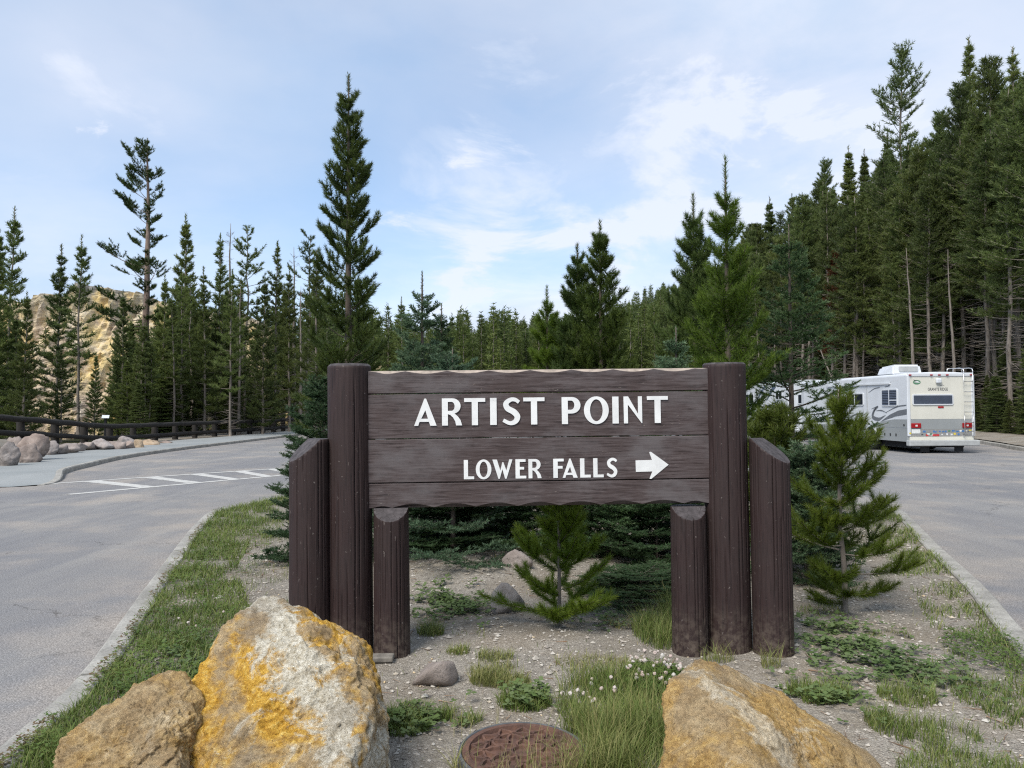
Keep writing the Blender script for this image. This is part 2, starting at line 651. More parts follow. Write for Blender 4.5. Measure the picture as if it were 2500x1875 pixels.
MAT['asphalt'] = mk_asphalt()
MAT['gravel'] = mk_gravel()
MAT['floor'] = mk_floor()
MAT['sidewalk'] = mk_sidewalk()
MAT['concrete'] = mk_concrete()
MAT['marking'] = mk_paint('road_marking_paint', (0.50, 0.49, 0.46))
MAT['post'] = mk_post()
MAT['endgrain'] = mk_endgrain()
MAT['board'] = mk_board()
MAT['letter'] = mk_letter()
MAT['rawwood'] = plain('worn_bare_wood', (0.33, 0.27, 0.22), 0.85, var=0.35, scale=18)
MAT['fence'] = bark('dark_fence_log', (0.010, 0.009, 0.008), (0.032, 0.027, 0.023), 14)


# ================================================================== setting
KL = np.array([(-26, -30), (-24, 5), (-18, 14.5), (-13.6, 16.9), (-10.9, 18), (-12.3, 21.3), (-12.9, 23.5), (-13.7, 27), (-14.1, 31), (-14.1, 36),
               (-13.9, 46), (-13.2, 60), (-9, 80), (0, 100)], float)       # road edge, left (x, y)
SB = np.array([(-40, -30), (-30, 5), (-21, 14), (-14.0, 18), (-14.6, 21.8), (-16.3, 26), (-17.2, 30), (-17.5, 35), (-17.2, 41), (-16.6, 46),
               (-16, 58), (-12, 80), (-4, 104)], float)                     # back of the sidewalk
KR = np.array([(30, -30), (22, 0), (18.6, 15), (18.6, 22), (19.3, 29), (20.6, 33), (21.9, 38), (22.6, 46), (21.5, 58), (17, 78), (6, 100)], float)
FN = np.array([(-19.6, 19), (-19.3, 23), (-19.2, 27), (-18.9, 32), (-18.7, 38), (-18.2, 44), (-17, 51), (-16.5, 60), (-15, 70)], float)
IL = np.array([(-2.0, 0.6), (-2.35, 2.4), (-2.56, 3.86), (-2.75, 4.94), (-3.36, 6.94), (-4.1, 9.4), (-4.74, 11.67), (-4.9, 12.8), (-4.5, 14.6),
               (-4.1, 17), (-4.1, 21), (-4.6, 27), (-4.6, 32), (-3.2, 36.5)], float)
IR = np.array([(2.0, 0.6), (2.75, 3), (3.7, 5.56), (4.28, 6.97), (5.02, 9.06), (5.78, 11.1), (6.12, 12.2), (5.93, 13.0), (5.3, 14.6),
               (4.9, 17), (5, 21), (5.3, 27), (5.2, 32), (3.6, 36.5)], float)


def smooth_y(P):
    C = catmull(P, 6)
    o = np.argsort(C[:, 1])
    return C[o]


cKL, cSB, cKR, cFN, cIL, cIR = [smooth_y(P) for P in (KL, SB, KR, FN, IL, IR)]


def xi(C, y):
    return np.interp(y, C[:, 1], C[:, 0])


def sstep(v, a, b):
    t = np.clip((v - a) / (b - a), 0, 1)
    return t * t * (3 - 2 * t)


def H(x, y):
    """terrain height"""
    x, y = np.asarray(x, float), np.asarray(y, float)
    kr, sb = xi(cKR, y), xi(cSB, y)
    past = sstep(y, 84, 110)
    s = x - kr
    s2 = x - np.maximum(kr, 17.0 + 9.0 * past)
    right = np.where(s > 0, 0.12 + 0.10 * np.clip(s2, 0, 2) + 0.60 * np.clip(s2 - 2.5, 0, 30) + 0.25 * np.clip(s2 - 32, 0, 60), -0.08)
    right = right * (1 - past) + past * (0.0 + 0.40 * np.clip(x - 26, 0, 26) + 0.2 * np.clip(x - 52, 0, 80))
    far = (0.092 + 0.035 * sstep(x, -5, 40)) * np.clip(y - 105, 0, 130) * sstep(x + 0.25 * (y - 100), -70, 40)
    sl = sb - x
    bank = 0.75 * sstep(y, 37, 24) * sstep(sl, 0.2, 1.6)
    drop = -2.2 * sstep(sl, 6, 30)
    left = np.where(sl > -0.1, 0.08 + bank + drop, 0) * (1 - past)
    n = fbm(np.stack([x * 0.06, y * 0.06, x * 0], -1), 3) * 1.4
    rough = n * (sstep(s, 3, 14) + sstep(sl, 5, 18) + past)
    return np.where(s > 0, right, np.where(sl > -0.1, left, np.where(past > 0, right, -0.08))) + far + rough


def grid_mesh(name, xs, ys, zf, mat, smooth=True):
    Xg, Yg = np.meshgrid(xs, ys)
    V = np.stack([Xg, Yg, zf(Xg, Yg)], -1).reshape(-1, 3)
    n, m = len(ys), len(xs)
    i, j = np.meshgrid(np.arange(n - 1), np.arange(m - 1), indexing='ij')
    A = (i * m + j).ravel()
    return mesh_np(name, V, np.stack([A, A + 1, A + m + 1, A + m], 1), mat, smooth=smooth)


def strip_mesh(name, CA, CB, ys, zf, mat, cols=24, ea=0.0, eb=0.0):
    """surface between two edge curves, row by row in y"""
    xa, xb = xi(CA, ys) + ea, xi(CB, ys) + eb
    t = np.linspace(0, 1, cols)
    Xg = xa[:, None] * (1 - t) + xb[:, None] * t
    Yg = np.repeat(ys[:, None], cols, 1)
    V = np.stack([Xg, Yg, zf(Xg, Yg)], -1).reshape(-1, 3)
    i, j = np.meshgrid(np.arange(len(ys) - 1), np.arange(cols - 1), indexing='ij')
    A = (i * cols + j).ravel()
    return mesh_np(name, V, np.stack([A, A + 1, A + cols + 1, A + cols], 1), mat, smooth=True)


xs = np.unique(np.concatenate([np.linspace(-420, -60, 46), np.linspace(-60, 60, 121), np.linspace(60, 420, 46)]))
ys = np.unique(np.concatenate([np.linspace(-90, -10, 11), np.linspace(-10, 110, 121), np.linspace(110, 620, 70)]))


def HT(x, y):
    """terrain sheet: kept below the road, kerb and verge sheets near their edges"""
    s, sl = x - xi(cKR, y), xi(cSB, y) - x
    near = ((s > 0) & (s < 1.4) | (sl > -0.2) & (sl < 1.4)) & (y < 92)
    return np.where(near, -0.08, H(x, y))


tag(obj('ground', grid_mesh('ground', xs, ys, HT, MAT['floor'])), 'dark forest floor rising to wooded slopes', kind='structure')


def crown(x, y):
    return 0.0 * x


ys = np.concatenate([np.linspace(-28, 0, 30), np.linspace(0.3, 30, 150), np.linspace(30.4, 60, 75), np.linspace(60.5, 99, 50)])
me = strip_mesh('road', cKL, cKR, ys, crown, MAT['asphalt'], 100)
P = np.empty(len(me.vertices) * 3, np.float32)
me.vertices.foreach_get('co', P)
P = P.reshape(-1, 3)
dst = np.minimum(np.minimum(np.abs(P[:, 0] - xi(cIL, P[:, 1])), np.abs(P[:, 0] - xi(cIR, P[:, 1]))) + 50 * (P[:, 1] > 36), np.minimum(np.abs(P[:, 0] - xi(cKL, P[:, 1])), np.abs(P[:, 0] - xi(cKR, P[:, 1]))))
at_ = me.attributes.new('var', 'FLOAT', 'POINT')
at_.data.foreach_set('value', np.exp(-dst / 0.5).astype(np.float32))
tag(obj('road', me), 'grey asphalt road running round both sides of the island', kind='structure')

ys = np.linspace(17.6, 92, 150)
tag(obj('sidewalk', strip_mesh('sidewalk', cSB, cKL, ys, lambda x, y: 0.004 + 0.116 * sstep(y, 17.9, 21.0) + 0 * x, MAT['sidewalk'], 8, -0.4, -0.16)),
    'blue-grey asphalt sidewalk along the left road', kind='structure')
# verge of loose gravel between sidewalk and fence, right-hand verge
ys = np.linspace(14, 90, 140)
vb = np.stack([xi(cSB, ys) - 3.6, ys], 1)
tag(obj('gravel_verge', strip_mesh('gravel_verge', vb, cSB, ys, lambda x, y: np.maximum(H(x, y), -0.05) + 0.03, MAT['gravel'], 12, 0, -0.38)),
    'gravel verge under the log fence', kind='structure')
vr = np.stack([xi(cKR, ys) + 2.2, ys], 1)
tag(obj('gravel_verge', strip_mesh('gravel_verge', cKR, vr, ys, lambda x, y: H(x, y) + 0.05, MAT['gravel'], 10, 0.14, 0)),
    'brown gravel verge behind the far right kerb', kind='structure')


def HI(x, y):
    """island surface"""
    x, y = np.asarray(x, float), np.asarray(y, float)
    xa, xb = xi(cIL, y), xi(cIR, y)
    e = np.minimum(x - xa, xb - x)
    m = sstep(e, 0.1, 1.6)
    n = fbm(np.stack([x * 0.55, y * 0.55, x * 0], -1), 3) * 0.05
    n2 = fbm(np.stack([x * 4, y * 4, x * 0 + 3], -1), 2) * 0.012
    mound = 0.16 * np.exp(-(((x + 0.35) / 1.2) ** 2 + ((y - 8.2) / 1.2) ** 2))
    return 0.085 + m * (n + mound) + n2 + 0.10 * sstep(y, 12, 24) * m - 0.03 * m


ys = np.concatenate([np.linspace(0.6, 13, 240), np.linspace(13.2, 36.4, 90)])
tag(obj('island_ground', strip_mesh('island_ground', cIL, cIR, ys, HI, MAT['gravel'], 110, 0.12, -0.12)),
    'gravelly planted island between the two roads', kind='structure')


def kerb(label, C, y0, y1, side, width=0.16, height=0.13, stone=2.4, ramp=None, seed=1, dropz=0.0):
    """kerb of concrete stones following C; side=+1: the kerb body lies towards +x of the edge"""
    rs = np.random.RandomState(seed)
    k = empty('kerb', (0, 0, 0))
    tag(k, label, kind='structure')
    P = C[(C[:, 1] >= y0) & (C[:, 1] <= y1)]
    seg = np.r_[0, np.cumsum(np.linalg.norm(np.diff(P, axis=0), axis=1))]
    L, a = seg[-1], 0.0
    while a < L - 0.2:
        ln = min(stone * rs.uniform(0.85, 1.15), L - a)
        s = np.linspace(a + 0.008, a + ln - 0.008, max(4, int(ln / 0.12)))
        c = np.stack([np.interp(s, seg, P[:, 0]), np.interp(s, seg, P[:, 1])], 1)
        tg = np.gradient(c, axis=0)
        tg /= np.linalg.norm(tg, axis=1)[:, None]
        nr = np.stack([tg[:, 1], -tg[:, 0]], 1) * side
        h = height * np.ones(len(s)) + rs.uniform(-0.008, 0.008)
        if ramp is not None:
            h = np.maximum(0.012, h * sstep(c[:, 1], ramp[0], ramp[1]))
        prof = [(0.0, -0.06, 0), (0.012, 0.80, 1), (0.035, 1.0, 1), (width - 0.012, 1.0, 1), (width, 0.9, 1), (width, -0.06, 0)]
        V = []
        for (o, z, m) in prof:
            q = c + nr * o
            zz_ = (h * z if m else np.full(len(s), z))
            wob = fbm(np.stack([q[:, 0] * 5, q[:, 1] * 5, np.full(len(s), z * 3)], -1), 4) * (0.012 if m else 0)
            V.append(np.stack([q[:, 0] + wob * nr[:, 0], q[:, 1] + wob * nr[:, 1], zz_ + wob * 0.6], 1))
        V = np.stack(V, 1)
        n, m = V.shape[:2]
        i, j = np.meshgrid(np.arange(n - 1), np.arange(m - 1), indexing='ij')
        A = (i * m + j).ravel()
        T = np.stack([A, A + 1, A + m + 1, A + m], 1)
        V = V.reshape(-1, 3)
        caps = []
        for b0 in (0, (n - 1) * m):
            caps += [(b0, b0 + 1, b0 + 4, b0 + 5), (b0 + 1, b0 + 2, b0 + 3, b0 + 4)]
        T = np.vstack([T, caps])
        obj('kerb_stone', mesh_np('kerb_stone', V, T, MAT['concrete']), k)
        a += ln
    return k


kerb('low concrete kerb on the left edge of the island', cIL, 0.6, 36.4, 1, 0.19, 0.10, 2.2, seed=3)
kerb('worn concrete kerb on the right edge of the island', cIR, 0.6, 36.4, -1, 0.19, 0.115, 2.6, seed=4)
kerb('concrete kerb along the left sidewalk', cKL, 18.0, 92, -1, 0.17, 0.13, 3.2, (17.4, 20.8), seed=5)
kerb('concrete kerb under the forest edge on the right', cKR, 8, 90, 1, 0.17, 0.14, 2.8, seed=6)

# painted crosswalk / gore hatching on the left road
cw = tag(empty('crosswalk_marking'), 'worn white hatched crosswalk painted on the left road', kind='structure')


def paint_quad(pts, name='stripe', z=0.005):
    P = np.array(pts, float)
    n = 14
    V = []
    for t in np.linspace(0, 1, n):
        V += [P[0] * (1 - t) + P[1] * t, P[3] * (1 - t) + P[2] * t]
    V = np.c_[np.array(V), np.full(2 * n, z)]
    A = np.arange(n - 1) * 2
    obj(name, mesh_np(name, V, np.stack([A, A + 1, A + 3, A + 2], 1), MAT['marking']), cw)


def gr(px, py):
    return g(px, py, 1.75)


def line_between(a, b, w):
    a, b = np.array(a), np.array(b)
    d = (b - a) / np.linalg.norm(b - a)
    nrm = np.array([-d[1], d[0]]) * w / 2
    paint_quad([a - nrm, b - nrm, b + nrm, a + nrm])


UL = np.array([gr(120, 1175), gr(255, 1168), gr(400, 1158), gr(520, 1150), gr(690, 1140)])     # far line
LL = np.array([gr(170, 1201), gr(320, 1190), gr(490, 1178), gr(600, 1168), gr(690, 1157)])     # near line
for P in (UL, LL):
    line_between(P[0], P[-1], 0.20)
ua, la = UL[0], LL[0]
ud, ld = UL[-1] - UL[0], LL[-1] - LL[0]
for t0, t1, w in ((0.12, 0.29, 0.065), (0.35, 0.51, 0.06), (0.55, 0.71, 0.055), (0.75, 0.89, 0.055), (0.92, 1.05, 0.055)):
    a, a2 = ua + ud * t0, ua + ud * (t0 + w)
    b, b2 = la + ld * t1, la + ld * (t1 + w)
    k = 0.02
    paint_quad([a + (b - a) * k, b + (a - b) * k, b2 + (a2 - b2) * k, a2 + (b2 - a2) * k], z=0.0045)


# ------------------------------------------------------------------ cliff
def mk_cliff():
    t = NT('ochre_cliff_rock')
    n = t.noise(0.20, 8, 0.66, t.vec((1, 1, 0.40)))
    c = t.ramp(n, [(0.28, (0.34, 0.27, 0.21)), (0.42, (0.56, 0.44, 0.31)), (0.50, (0.72, 0.57, 0.32)), (0.60, (0.78, 0.56, 0.20)), (0.78, (0.76, 0.66, 0.50))])
    w = t.rng(t.noise(0.35, 7, 0.66), 0.50, 0.64)
    c = t.mix(t.math('MULTIPLY', w, 0.7), c, (0.72, 0.64, 0.53))
    s = t.n.new('ShaderNodeSeparateXYZ')
    t.l.new(t.tc.outputs['Object'], s.inputs[0])
    top = t.math('MULTIPLY', t.rng(s.outputs[2], 12.0, 16.0), t.rng(t.noise(0.4, 6, 0.6), 0.35, 0.55))
    c = t.mix(top, c, (0.30, 0.28, 0.25))
    h = t.noise(1.9, 10, 0.78)
    c = t.mix(1.0, c, t.rng(h, 0.3, 0.7, 0.55, 1.25), 'MULTIPLY')
    return t.done(c, 0.95, t.bump(h, 0.7, 0.5))


def build_cliff():
    nu, nv = 260, 120
    u, v = np.meshgrid(np.linspace(0, 1, nu), np.linspace(0, 1, nv))
    x = -96 + u * 78
    top = 14.6 + 2.4 * fbm(np.stack([u * 9, u * 0, u * 0 + 2], -1), 4) - 6.5 * sstep(u, 0.72, 1.0) - 3 * sstep(u, 0.35, 0.0) - 0.9 * sstep(u, 0.66, 0.72)
    z = -6 + v * (top + 6)
    y = 84 + 10 * (v ** 1.6) - 5 * np.sin(u * 5.0) + 12 * sstep(u, 0.6, 1)
    P = np.stack([x * 0.20, z * 0.075, x * 0], -1)
    d = fbm(P, 5, 0.55, True) * 2.2 + fbm(P * 5 + 3, 4, 0.6) * 1.1
    V = np.stack([x, y - d, z + 0.25 * d * (v > 0.9)], -1)
    # plateau behind the rim
    rim = V[-1].copy()
    back = rim + np.array([0, 40.0, -3.0])
    V = np.vstack([V.reshape(-1, 3), back])
    i, j = np.meshgrid(np.arange(nv), np.arange(nu - 1), indexing='ij')
    A = (i * nu + j).ravel()
    T = np.stack([A, A + 1, A + nu + 1, A + nu], 1)
    return tag(obj('cliff', mesh_np('cliff', V, T, mk_cliff())), 'yellow and cream rock cliff behind the left pines', kind='structure')


build_cliff()

# ------------------------------------------------------------------ log fence
fence = tag(empty('log_fence', (-18.9, 32, 0)), 'dark brown two-rail log fence along the left sidewalk', 'fence')


def local(parent, V):
    return V - np.array(parent.location)


fseg = np.r_[0, np.cumsum(np.linalg.norm(np.diff(cFN, axis=0), axis=1))]
posts, s = [], 0.6
rsf = np.random.RandomState(11)
while s < fseg[-1]:
    x, y = np.interp(s, fseg, cFN[:, 0]), np.interp(s, fseg, cFN[:, 1])
    posts.append((x, y, float(max(H(x, y), -0.05))))
    s += 2.05
PZ = [0.62 * sstep(p[1], 37.5, 25.5) for p in posts]
for k, (x, y, z) in enumerate(posts):
    z = PZ[k] - 0.25
    hh = 1.30 + rsf.uniform(-0.03, 0.05)
    zs = np.array([0, 0.4, 0.8, hh - 0.10, hh - 0.02, hh])
    r = np.array([0.165, 0.16, 0.155, 0.15, 0.12, 0.02]) * rsf.uniform(0.93, 1.07)
    V, T = tube_arrays(np.stack([np.full(6, x), np.full(6, y), z + zs], 1), r, 10)
    obj('post', mesh_np('post', local(fence, V), T, MAT['fence'], smooth=True), fence)
for zz_, rr in ((1.0, 0.115), (0.45, 0.105)):
    k = 0
    while k < len(posts) - 1:
        e = min(k + int(rsf.choice([1, 2])), len(posts) - 1)
        idx = list(range(k, e + 1))
        pp = np.array([(posts[i][0] + 0.21, posts[i][1], PZ[i] - 0.05 + zz_) for i in idx])
        c = catmull(pp, 6) if len(pp) > 1 else pp
        c = c + fbm(c * 0.9, 2)[:, None] * np.array([0.02, 0, 0.03])
        V, T = tube_arrays(c, rr * (1 + 0.06 * np.sin(np.arange(len(c)) * 1.3 + k)), 10)
        obj('rail', mesh_np('rail', local(fence, V), T, MAT['fence'], smooth=True), fence)
        k = e

# small interpretive panel behind the fence
wp = tag(empty('wayside_panel', (X(258, 40), 40.0, 0.2)), 'small pale information panel on a post behind the log fence', 'information panel')
MAT['panel'] = plain('pale_panel', (0.62, 0.66, 0.70), 0.35)
MAT['dkmetal'] = plain('dark_metal', (0.03, 0.03, 0.032), 0.5, 0.6)
bm = bmesh.new()
bm_box(bm, (-0.17, -0.13, -0.015), (0.17, 0.13, 0.015), 0.005)
o = bm_obj('panel', bm, MAT['panel'], wp)
o.location = (0, 0, 1.18)
o.rotation_euler = (R(35), 0, R(20))
box('leg', (-0.05, -0.04, -0.4), (0.05, 0.04, 1.14), MAT['dkmetal'], wp)


# ================================================================== rocks
def ico(sub):
    bm = bmesh.new()
    bmesh.ops.create_icosphere(bm, subdivisions=sub, radius=1.0)
    V = np.array([v.co[:] for v in bm.verts])
    T = np.array([[v.index for v in f.verts] for f in bm.faces])
    bm.free()
    return V, T


ICO = {k: ico(k) for k in (1, 2, 4, 7)}


def rock_mesh(name, pts, mat, sub=7, sharp=16.0, amp=1.0, fine=1.0, seed=0.0, size=None, shrink=1.0):
    """convex block through hand placed corner points, edges softened and broken by noise"""
    P = np.array(pts, float)
    c = P.mean(0)
    bm = bmesh.new()
    for p in P:
        bm.verts.new(p)
    bmesh.ops.convex_hull(bm, input=bm.verts)
    N, D = [], []
    for f in bm.faces:
        n = np.array(f.normal[:])
        q = np.array(f.verts[0].co[:])
        d = n @ (q - c)
        if d < 0:
            n, d = -n, -d
        if np.linalg.norm(n) > 0.5 and d > 1e-4:
            N.append(n)
            D.append(d)
    bm.free()
    N, D = np.array(N), np.array(D)
    S = size or float(np.ptp(P, axis=0).max())
    V, T = ICO[sub]
    inv = np.clip((V @ N.T) / D, 1e-4, None)          # 1/r for every plane
    m = inv.max(1)
    r = 1.0 / (m + np.log(np.exp(sharp * (inv / m[:, None] - 1)).sum(1)) / sharp * m)
    Q = V * r[:, None] * shrink
    q = Q / S + seed
    d = (fbm(q * 2.2, 3) * 0.055 + (fbm(q * 3.6 + 5, 5, 0.55, True) - 0.9) * 0.034 * amp) * S
    step = fbm(q * 5.5 + 31, 3) * 9
    d += (np.abs(step - np.round(step)) - 0.25) * 0.007 * amp * S * (fbm(q * 2.0 + 77, 2) > 0.0)
    d += (fbm(q * 14 + 9, 4, 0.62) * 0.018 + (fbm(q * 34 + 2, 3, 0.6, True) - 0.8) * 0.0055) * fine * S
    Q = Q + V * d[:, None]
    return mesh_np(name, Q, T, mat, smooth=True), c


def mk_rock_yellow(name, off, white, orange, wax):
    t = NT(name)
    big = t.noise(2.1, 5, 0.55, t.vec(loc=off), 0.5)
    fine = t.noise(38, 8, 0.78)
    mid = t.noise(9, 7, 0.7, t.vec(loc=off))
    c = t.ramp(mid, [(0.28, (0.24, 0.155, 0.075)), (0.45, (0.44, 0.31, 0.165)), (0.6, (0.56, 0.42, 0.24)), (0.78, (0.66, 0.54, 0.36))])
    # orange lichen-stained bands
    o1 = t.rng(t.noise(2.8, 7, 0.64, t.vec(loc=(off[0] + 3, off[1], off[2])), 0.4), 0.43, 0.56)
    sz = t.n.new('ShaderNodeSeparateXYZ')
    t.l.new(t.tc.outputs['Object'], sz.inputs[0])
    o1 = t.math('MULTIPLY', o1, t.rng(sz.outputs[2], -0.15, 0.30, 0.55, 1.6), True)
    c = t.mix(t.math('MULTIPLY', o1, orange), c, t.ramp(fine, [(0.3, (0.52, 0.24, 0.03)), (0.52, (0.74, 0.42, 0.06)), (0.68, (0.80, 0.60, 0.20))]))
    # chalky white crust, a band running across the block
    s = t.n.new('ShaderNodeSeparateXYZ')
    t.l.new(t.tc.outputs['Object'], s.inputs[0])
    ax = t.math('ADD', t.math('ADD', t.math('MULTIPLY', s.outputs[0], wax[0]), t.math('MULTIPLY', s.outputs[2], wax[2])), t.math('MULTIPLY', s.outputs[1], wax[1]))
    band = t.math('ABSOLUTE', t.math('SUBTRACT', ax, wax[3]))
    band = t.math('ADD', t.rng(band, 0.0, wax[4], 0.22, 0.0), t.noise(5.2, 9, 0.70, t.vec(loc=off), 0.6))
    w = t.math('MULTIPLY', t.rng(band, 0.575, 0.66), white)
    c = t.mix(w, c, t.ramp(fine, [(0.3, (0.60, 0.50, 0.32)), (0.5, (0.78, 0.72, 0.58)), (0.7, (0.84, 0.81, 0.72))]))
    gy = t.rng(t.noise(2.4, 6, 0.6, t.vec(loc=(off[0], off[1] + 9, off[2]))), 0.55, 0.68, 0, 0.5)
    c = t.mix(gy, c, (0.30, 0.25, 0.19))
    c = t.mix(1.0, c, t.rng(fine, 0.28, 0.72, 0.50, 1.40), 'MULTIPLY')
    pits = t.rng(t.noise(75, 3, 0.6), 0.62, 0.70, 0, 0.6)
    c = t.mix(pits, c, (0.10, 0.07, 0.04))
    nb = t.bump(fine, 1.0, 0.035)
    return t.done(c, 0.92, t.bump(t.noise(120, 5, 0.7), 0.7, 0.008, nb), spec=0.25)


def px3(px, py, d):
    return (X(px, d), d, Z(py, d))


def rock(name, label, pts, mat, group=None, cat='rock', **kw):
    me, c = rock_mesh(name, pts, mat, **kw)
    o = obj(name, me, None, c - np.array([0, 0, 0.02 if len(pts) > 16 else 0.0]))
    return tag(o, label, cat, group)


rY1 = mk_rock_yellow('ochre_boulder', (0.3, 1.7, 0.2), 0.95, 1.0, (0.74, 0.25, 0.67, 0.25, 0.20))
rY2 = mk_rock_yellow('tan_boulder', (6.1, 2.2, 4.0), 0.25, 0.35, (1, 0, 0, 3, 0.2))
rY3 = mk_rock_yellow('golden_boulder', (11.4, 3.3, 7.5), 0.55, 0.40, (1.0, 0.6, 0.30, -0.16, 0.12))

rock('boulder', 'large orange and white stained boulder before the left sign posts', [
    px3(395, 1900, 3.25), px3(420, 1760, 3.3), px3(470, 1660, 3.5), px3(590, 1500, 3.75), px3(645, 1455, 3.85), px3(700, 1478, 3.85), px3(855, 1555, 3.75),
    px3(893, 1620, 3.6), px3(905, 1700, 3.3), px3(948, 1820, 3.45), px3(940, 1900, 3.45), px3(840, 1890, 2.95), px3(560, 1990, 2.95),
    px3(440, 2050, 3.0), px3(700, 2120, 2.8), px3(960, 1980, 3.5), px3(560, 1640, 4.25), px3(850, 1640, 4.3), px3(880, 1800, 4.2), px3(480, 1800, 4.1),
    px3(700, 1560, 4.3)], rY1, seed=1.3, sharp=45)
rock('boulder', 'smaller tan boulder leaning by the large orange one, near the left kerb', [
    px3(150, 1960, 2.95), px3(158, 1810, 3.05), px3(250, 1745, 3.2), px3(320, 1680, 3.35), px3(395, 1640, 3.4), px3(440, 1640, 3.4), px3(485, 1690, 3.35),
    px3(465, 1800, 3.1), px3(420, 1900, 2.9), px3(280, 1990, 2.75), px3(470, 1950, 3.1), px3(300, 1800, 3.8), px3(440, 1780, 3.8), px3(200, 1850, 3.6),
    px3(350, 2090, 2.8), px3(150, 2050, 3.0)], rY2, seed=4.1, amp=1.6, sharp=22, shrink=0.93)
rock('boulder', 'wedge-shaped golden boulder before the right sign posts', [
    px3(1585, 1990, 2.75), px3(1620, 1840, 2.95), px3(1632, 1680, 3.2), px3(1645, 1640, 3.25), px3(1700, 1602, 3.35), px3(1760, 1620, 3.4), px3(1890, 1680, 3.45),
    px3(2040, 1780, 3.4), px3(2125, 1830, 3.3), px3(2160, 1900, 3.2), px3(2150, 2050, 3.1), px3(1780, 1720, 3.0), px3(1850, 1950, 2.65), px3(1700, 2100, 2.6),
    px3(2000, 2100, 2.7), px3(1700, 1720, 3.75), px3(1950, 1800, 3.8), px3(2080, 1900, 3.6)], rY3, seed=8.7, amp=0.8, sharp=50)


def mk_rock_grey(name, c1, c2, c3, sc=10):
    t = NT(name)
    n = t.noise(sc, 7, 0.66)
    c = t.ramp(n, [(0.3, c1), (0.55, c2), (0.75, c3)])
    r = t.objrand()
    c = t.mix(1.0, c, t.mix(r, (1.08, 0.98, 0.92), (0.94, 0.98, 1.02)), 'MULTIPLY')
    c = t.mix(1.0, c, t.rng(t.math('FRACT', t.math('MULTIPLY', r, 5.7)), 0, 1, 0.8, 1.15), 'MULTIPLY')
    pit = t.rng(t.noise(sc * 5, 4, 0.65), 0.60, 0.68, 0, 0.55)
    c = t.mix(pit, c, (0.06, 0.055, 0.05))
    return t.done(c, 0.92, t.bump(t.noise(sc * 4, 7, 0.75), 0.8, 0.02))


MAT['stone'] = mk_rock_grey('pinkish_grey_stone', (0.17, 0.14, 0.125), (0.30, 0.26, 0.235), (0.40, 0.36, 0.33), 3.2)
MAT['stone_near'] = mk_rock_grey('pale_grey_stone', (0.22, 0.19, 0.17), (0.30, 0.265, 0.24), (0.36, 0.33, 0.30), 9)
MAT['stone_tan'] = mk_rock_grey('tan_stone', (0.26, 0.19, 0.12), (0.40, 0.30, 0.20), (0.48, 0.40, 0.30), 3.2)


def blob_pts(cx, cy, cz, sx, sy, sz, seed, flat=0.25, npt=16):
    r = np.random.RandomState(seed)
    p = r.normal(size=(npt, 3))
    p /= np.linalg.norm(p, axis=1)[:, None]
    p[:, 2] = np.maximum(p[:, 2], -flat)
    return p * np.array([sx, sy, sz]) * r.uniform(0.88, 1.1, (npt, 1)) + np.array([cx, cy, cz])


bx, by = g(1057, 1650)
rock('rock', 'flat-sided grey stone on the gravel beside the left inner post', blob_pts(bx, by + 0.05, 0.10, 0.155, 0.14, 0.17, 6, 0.6), MAT['stone_near'], sub=4, amp=0.3, fine=0.5, seed=2.2)
bx, by = g(1240, 1485)
rock('rock', 'pale rough stone half buried under the sign panel', blob_pts(bx - 0.02, by + 0.1, 0.11, 0.16, 0.15, 0.20, 12), MAT['stone_near'], sub=4, amp=1.0, seed=3.9)
bx, by = g(1262, 1415)
rock('rock', 'brown stone in the shade behind the sign panel', blob_pts(bx, by + 0.25, 0.16, 0.17, 0.16, 0.20, 21), MAT['stone'], sub=4, amp=1.0, seed=5.9)

BLD = [(-2, 1080, 36, 1140, 'low pinkish boulder at the left end of the row by the sidewalk'),
       (8, 1058, 55, 1112, 'rounded boulder behind the leftmost boulders under the fence'),
       (38, 1076, 84, 1130, 'upright pinkish boulder left of the largest one by the sidewalk'),
       (50, 1056, 116, 1124, 'largest peaked boulder in the row beside the sidewalk'),
       (105, 1066, 133, 1110, 'narrow grey boulder just right of the largest one'),
       (130, 1078, 162, 1108, 'squat square boulder, second right of the largest one'),
       (142, 1067, 184, 1105, 'round-backed boulder behind the squat square one'),
       (178, 1075, 208, 1101, 'low rounded boulder in the middle of the row'),
       (192, 1072, 228, 1098, 'dome-shaped boulder right of the middle of the row'),
       (222, 1069, 266, 1097, 'broad pale boulder in the right half of the row'),
       (263, 1067, 299, 1096, 'dark angular boulder in the right half of the row'),
       (288, 1062, 321, 1086, 'boulder set back near the right end of the row'),
       (296, 1073, 321, 1094, 'small pinkish boulder near the right end of the row'),
       (318, 1070, 345, 1092, 'small tan and white boulder near the right end of the row'),
       (342, 1072, 392, 1085, 'long flat tan slab near the right end of the row'),
       (388, 1073, 414, 1081, 'last tiny flat stone at the right end of the row')]
for k, (x0, y0, x1, y1, lab) in enumerate(BLD):
    d = min(max(3290 / (y1 - HOR + 3), 22.5), 39) + 0.2
    w = (x1 - x0) / F_PX * d
    h = (y1 - y0) / F_PX * d
    zb = Z(y1, d)
    cx = X((x0 + x1) / 2, d)
    P = blob_pts(cx, d + w * 0.25, zb + h * 0.42, w * 0.72, w * 0.55, h * 0.70, 40 + k, 0.75, 13)
    rock('boulder', lab, P, MAT['stone_tan' if k in (13, 14) else 'stone'], 'boulders beside the sidewalk', sub=4, amp=1.5, seed=k * 1.7, sharp=45)

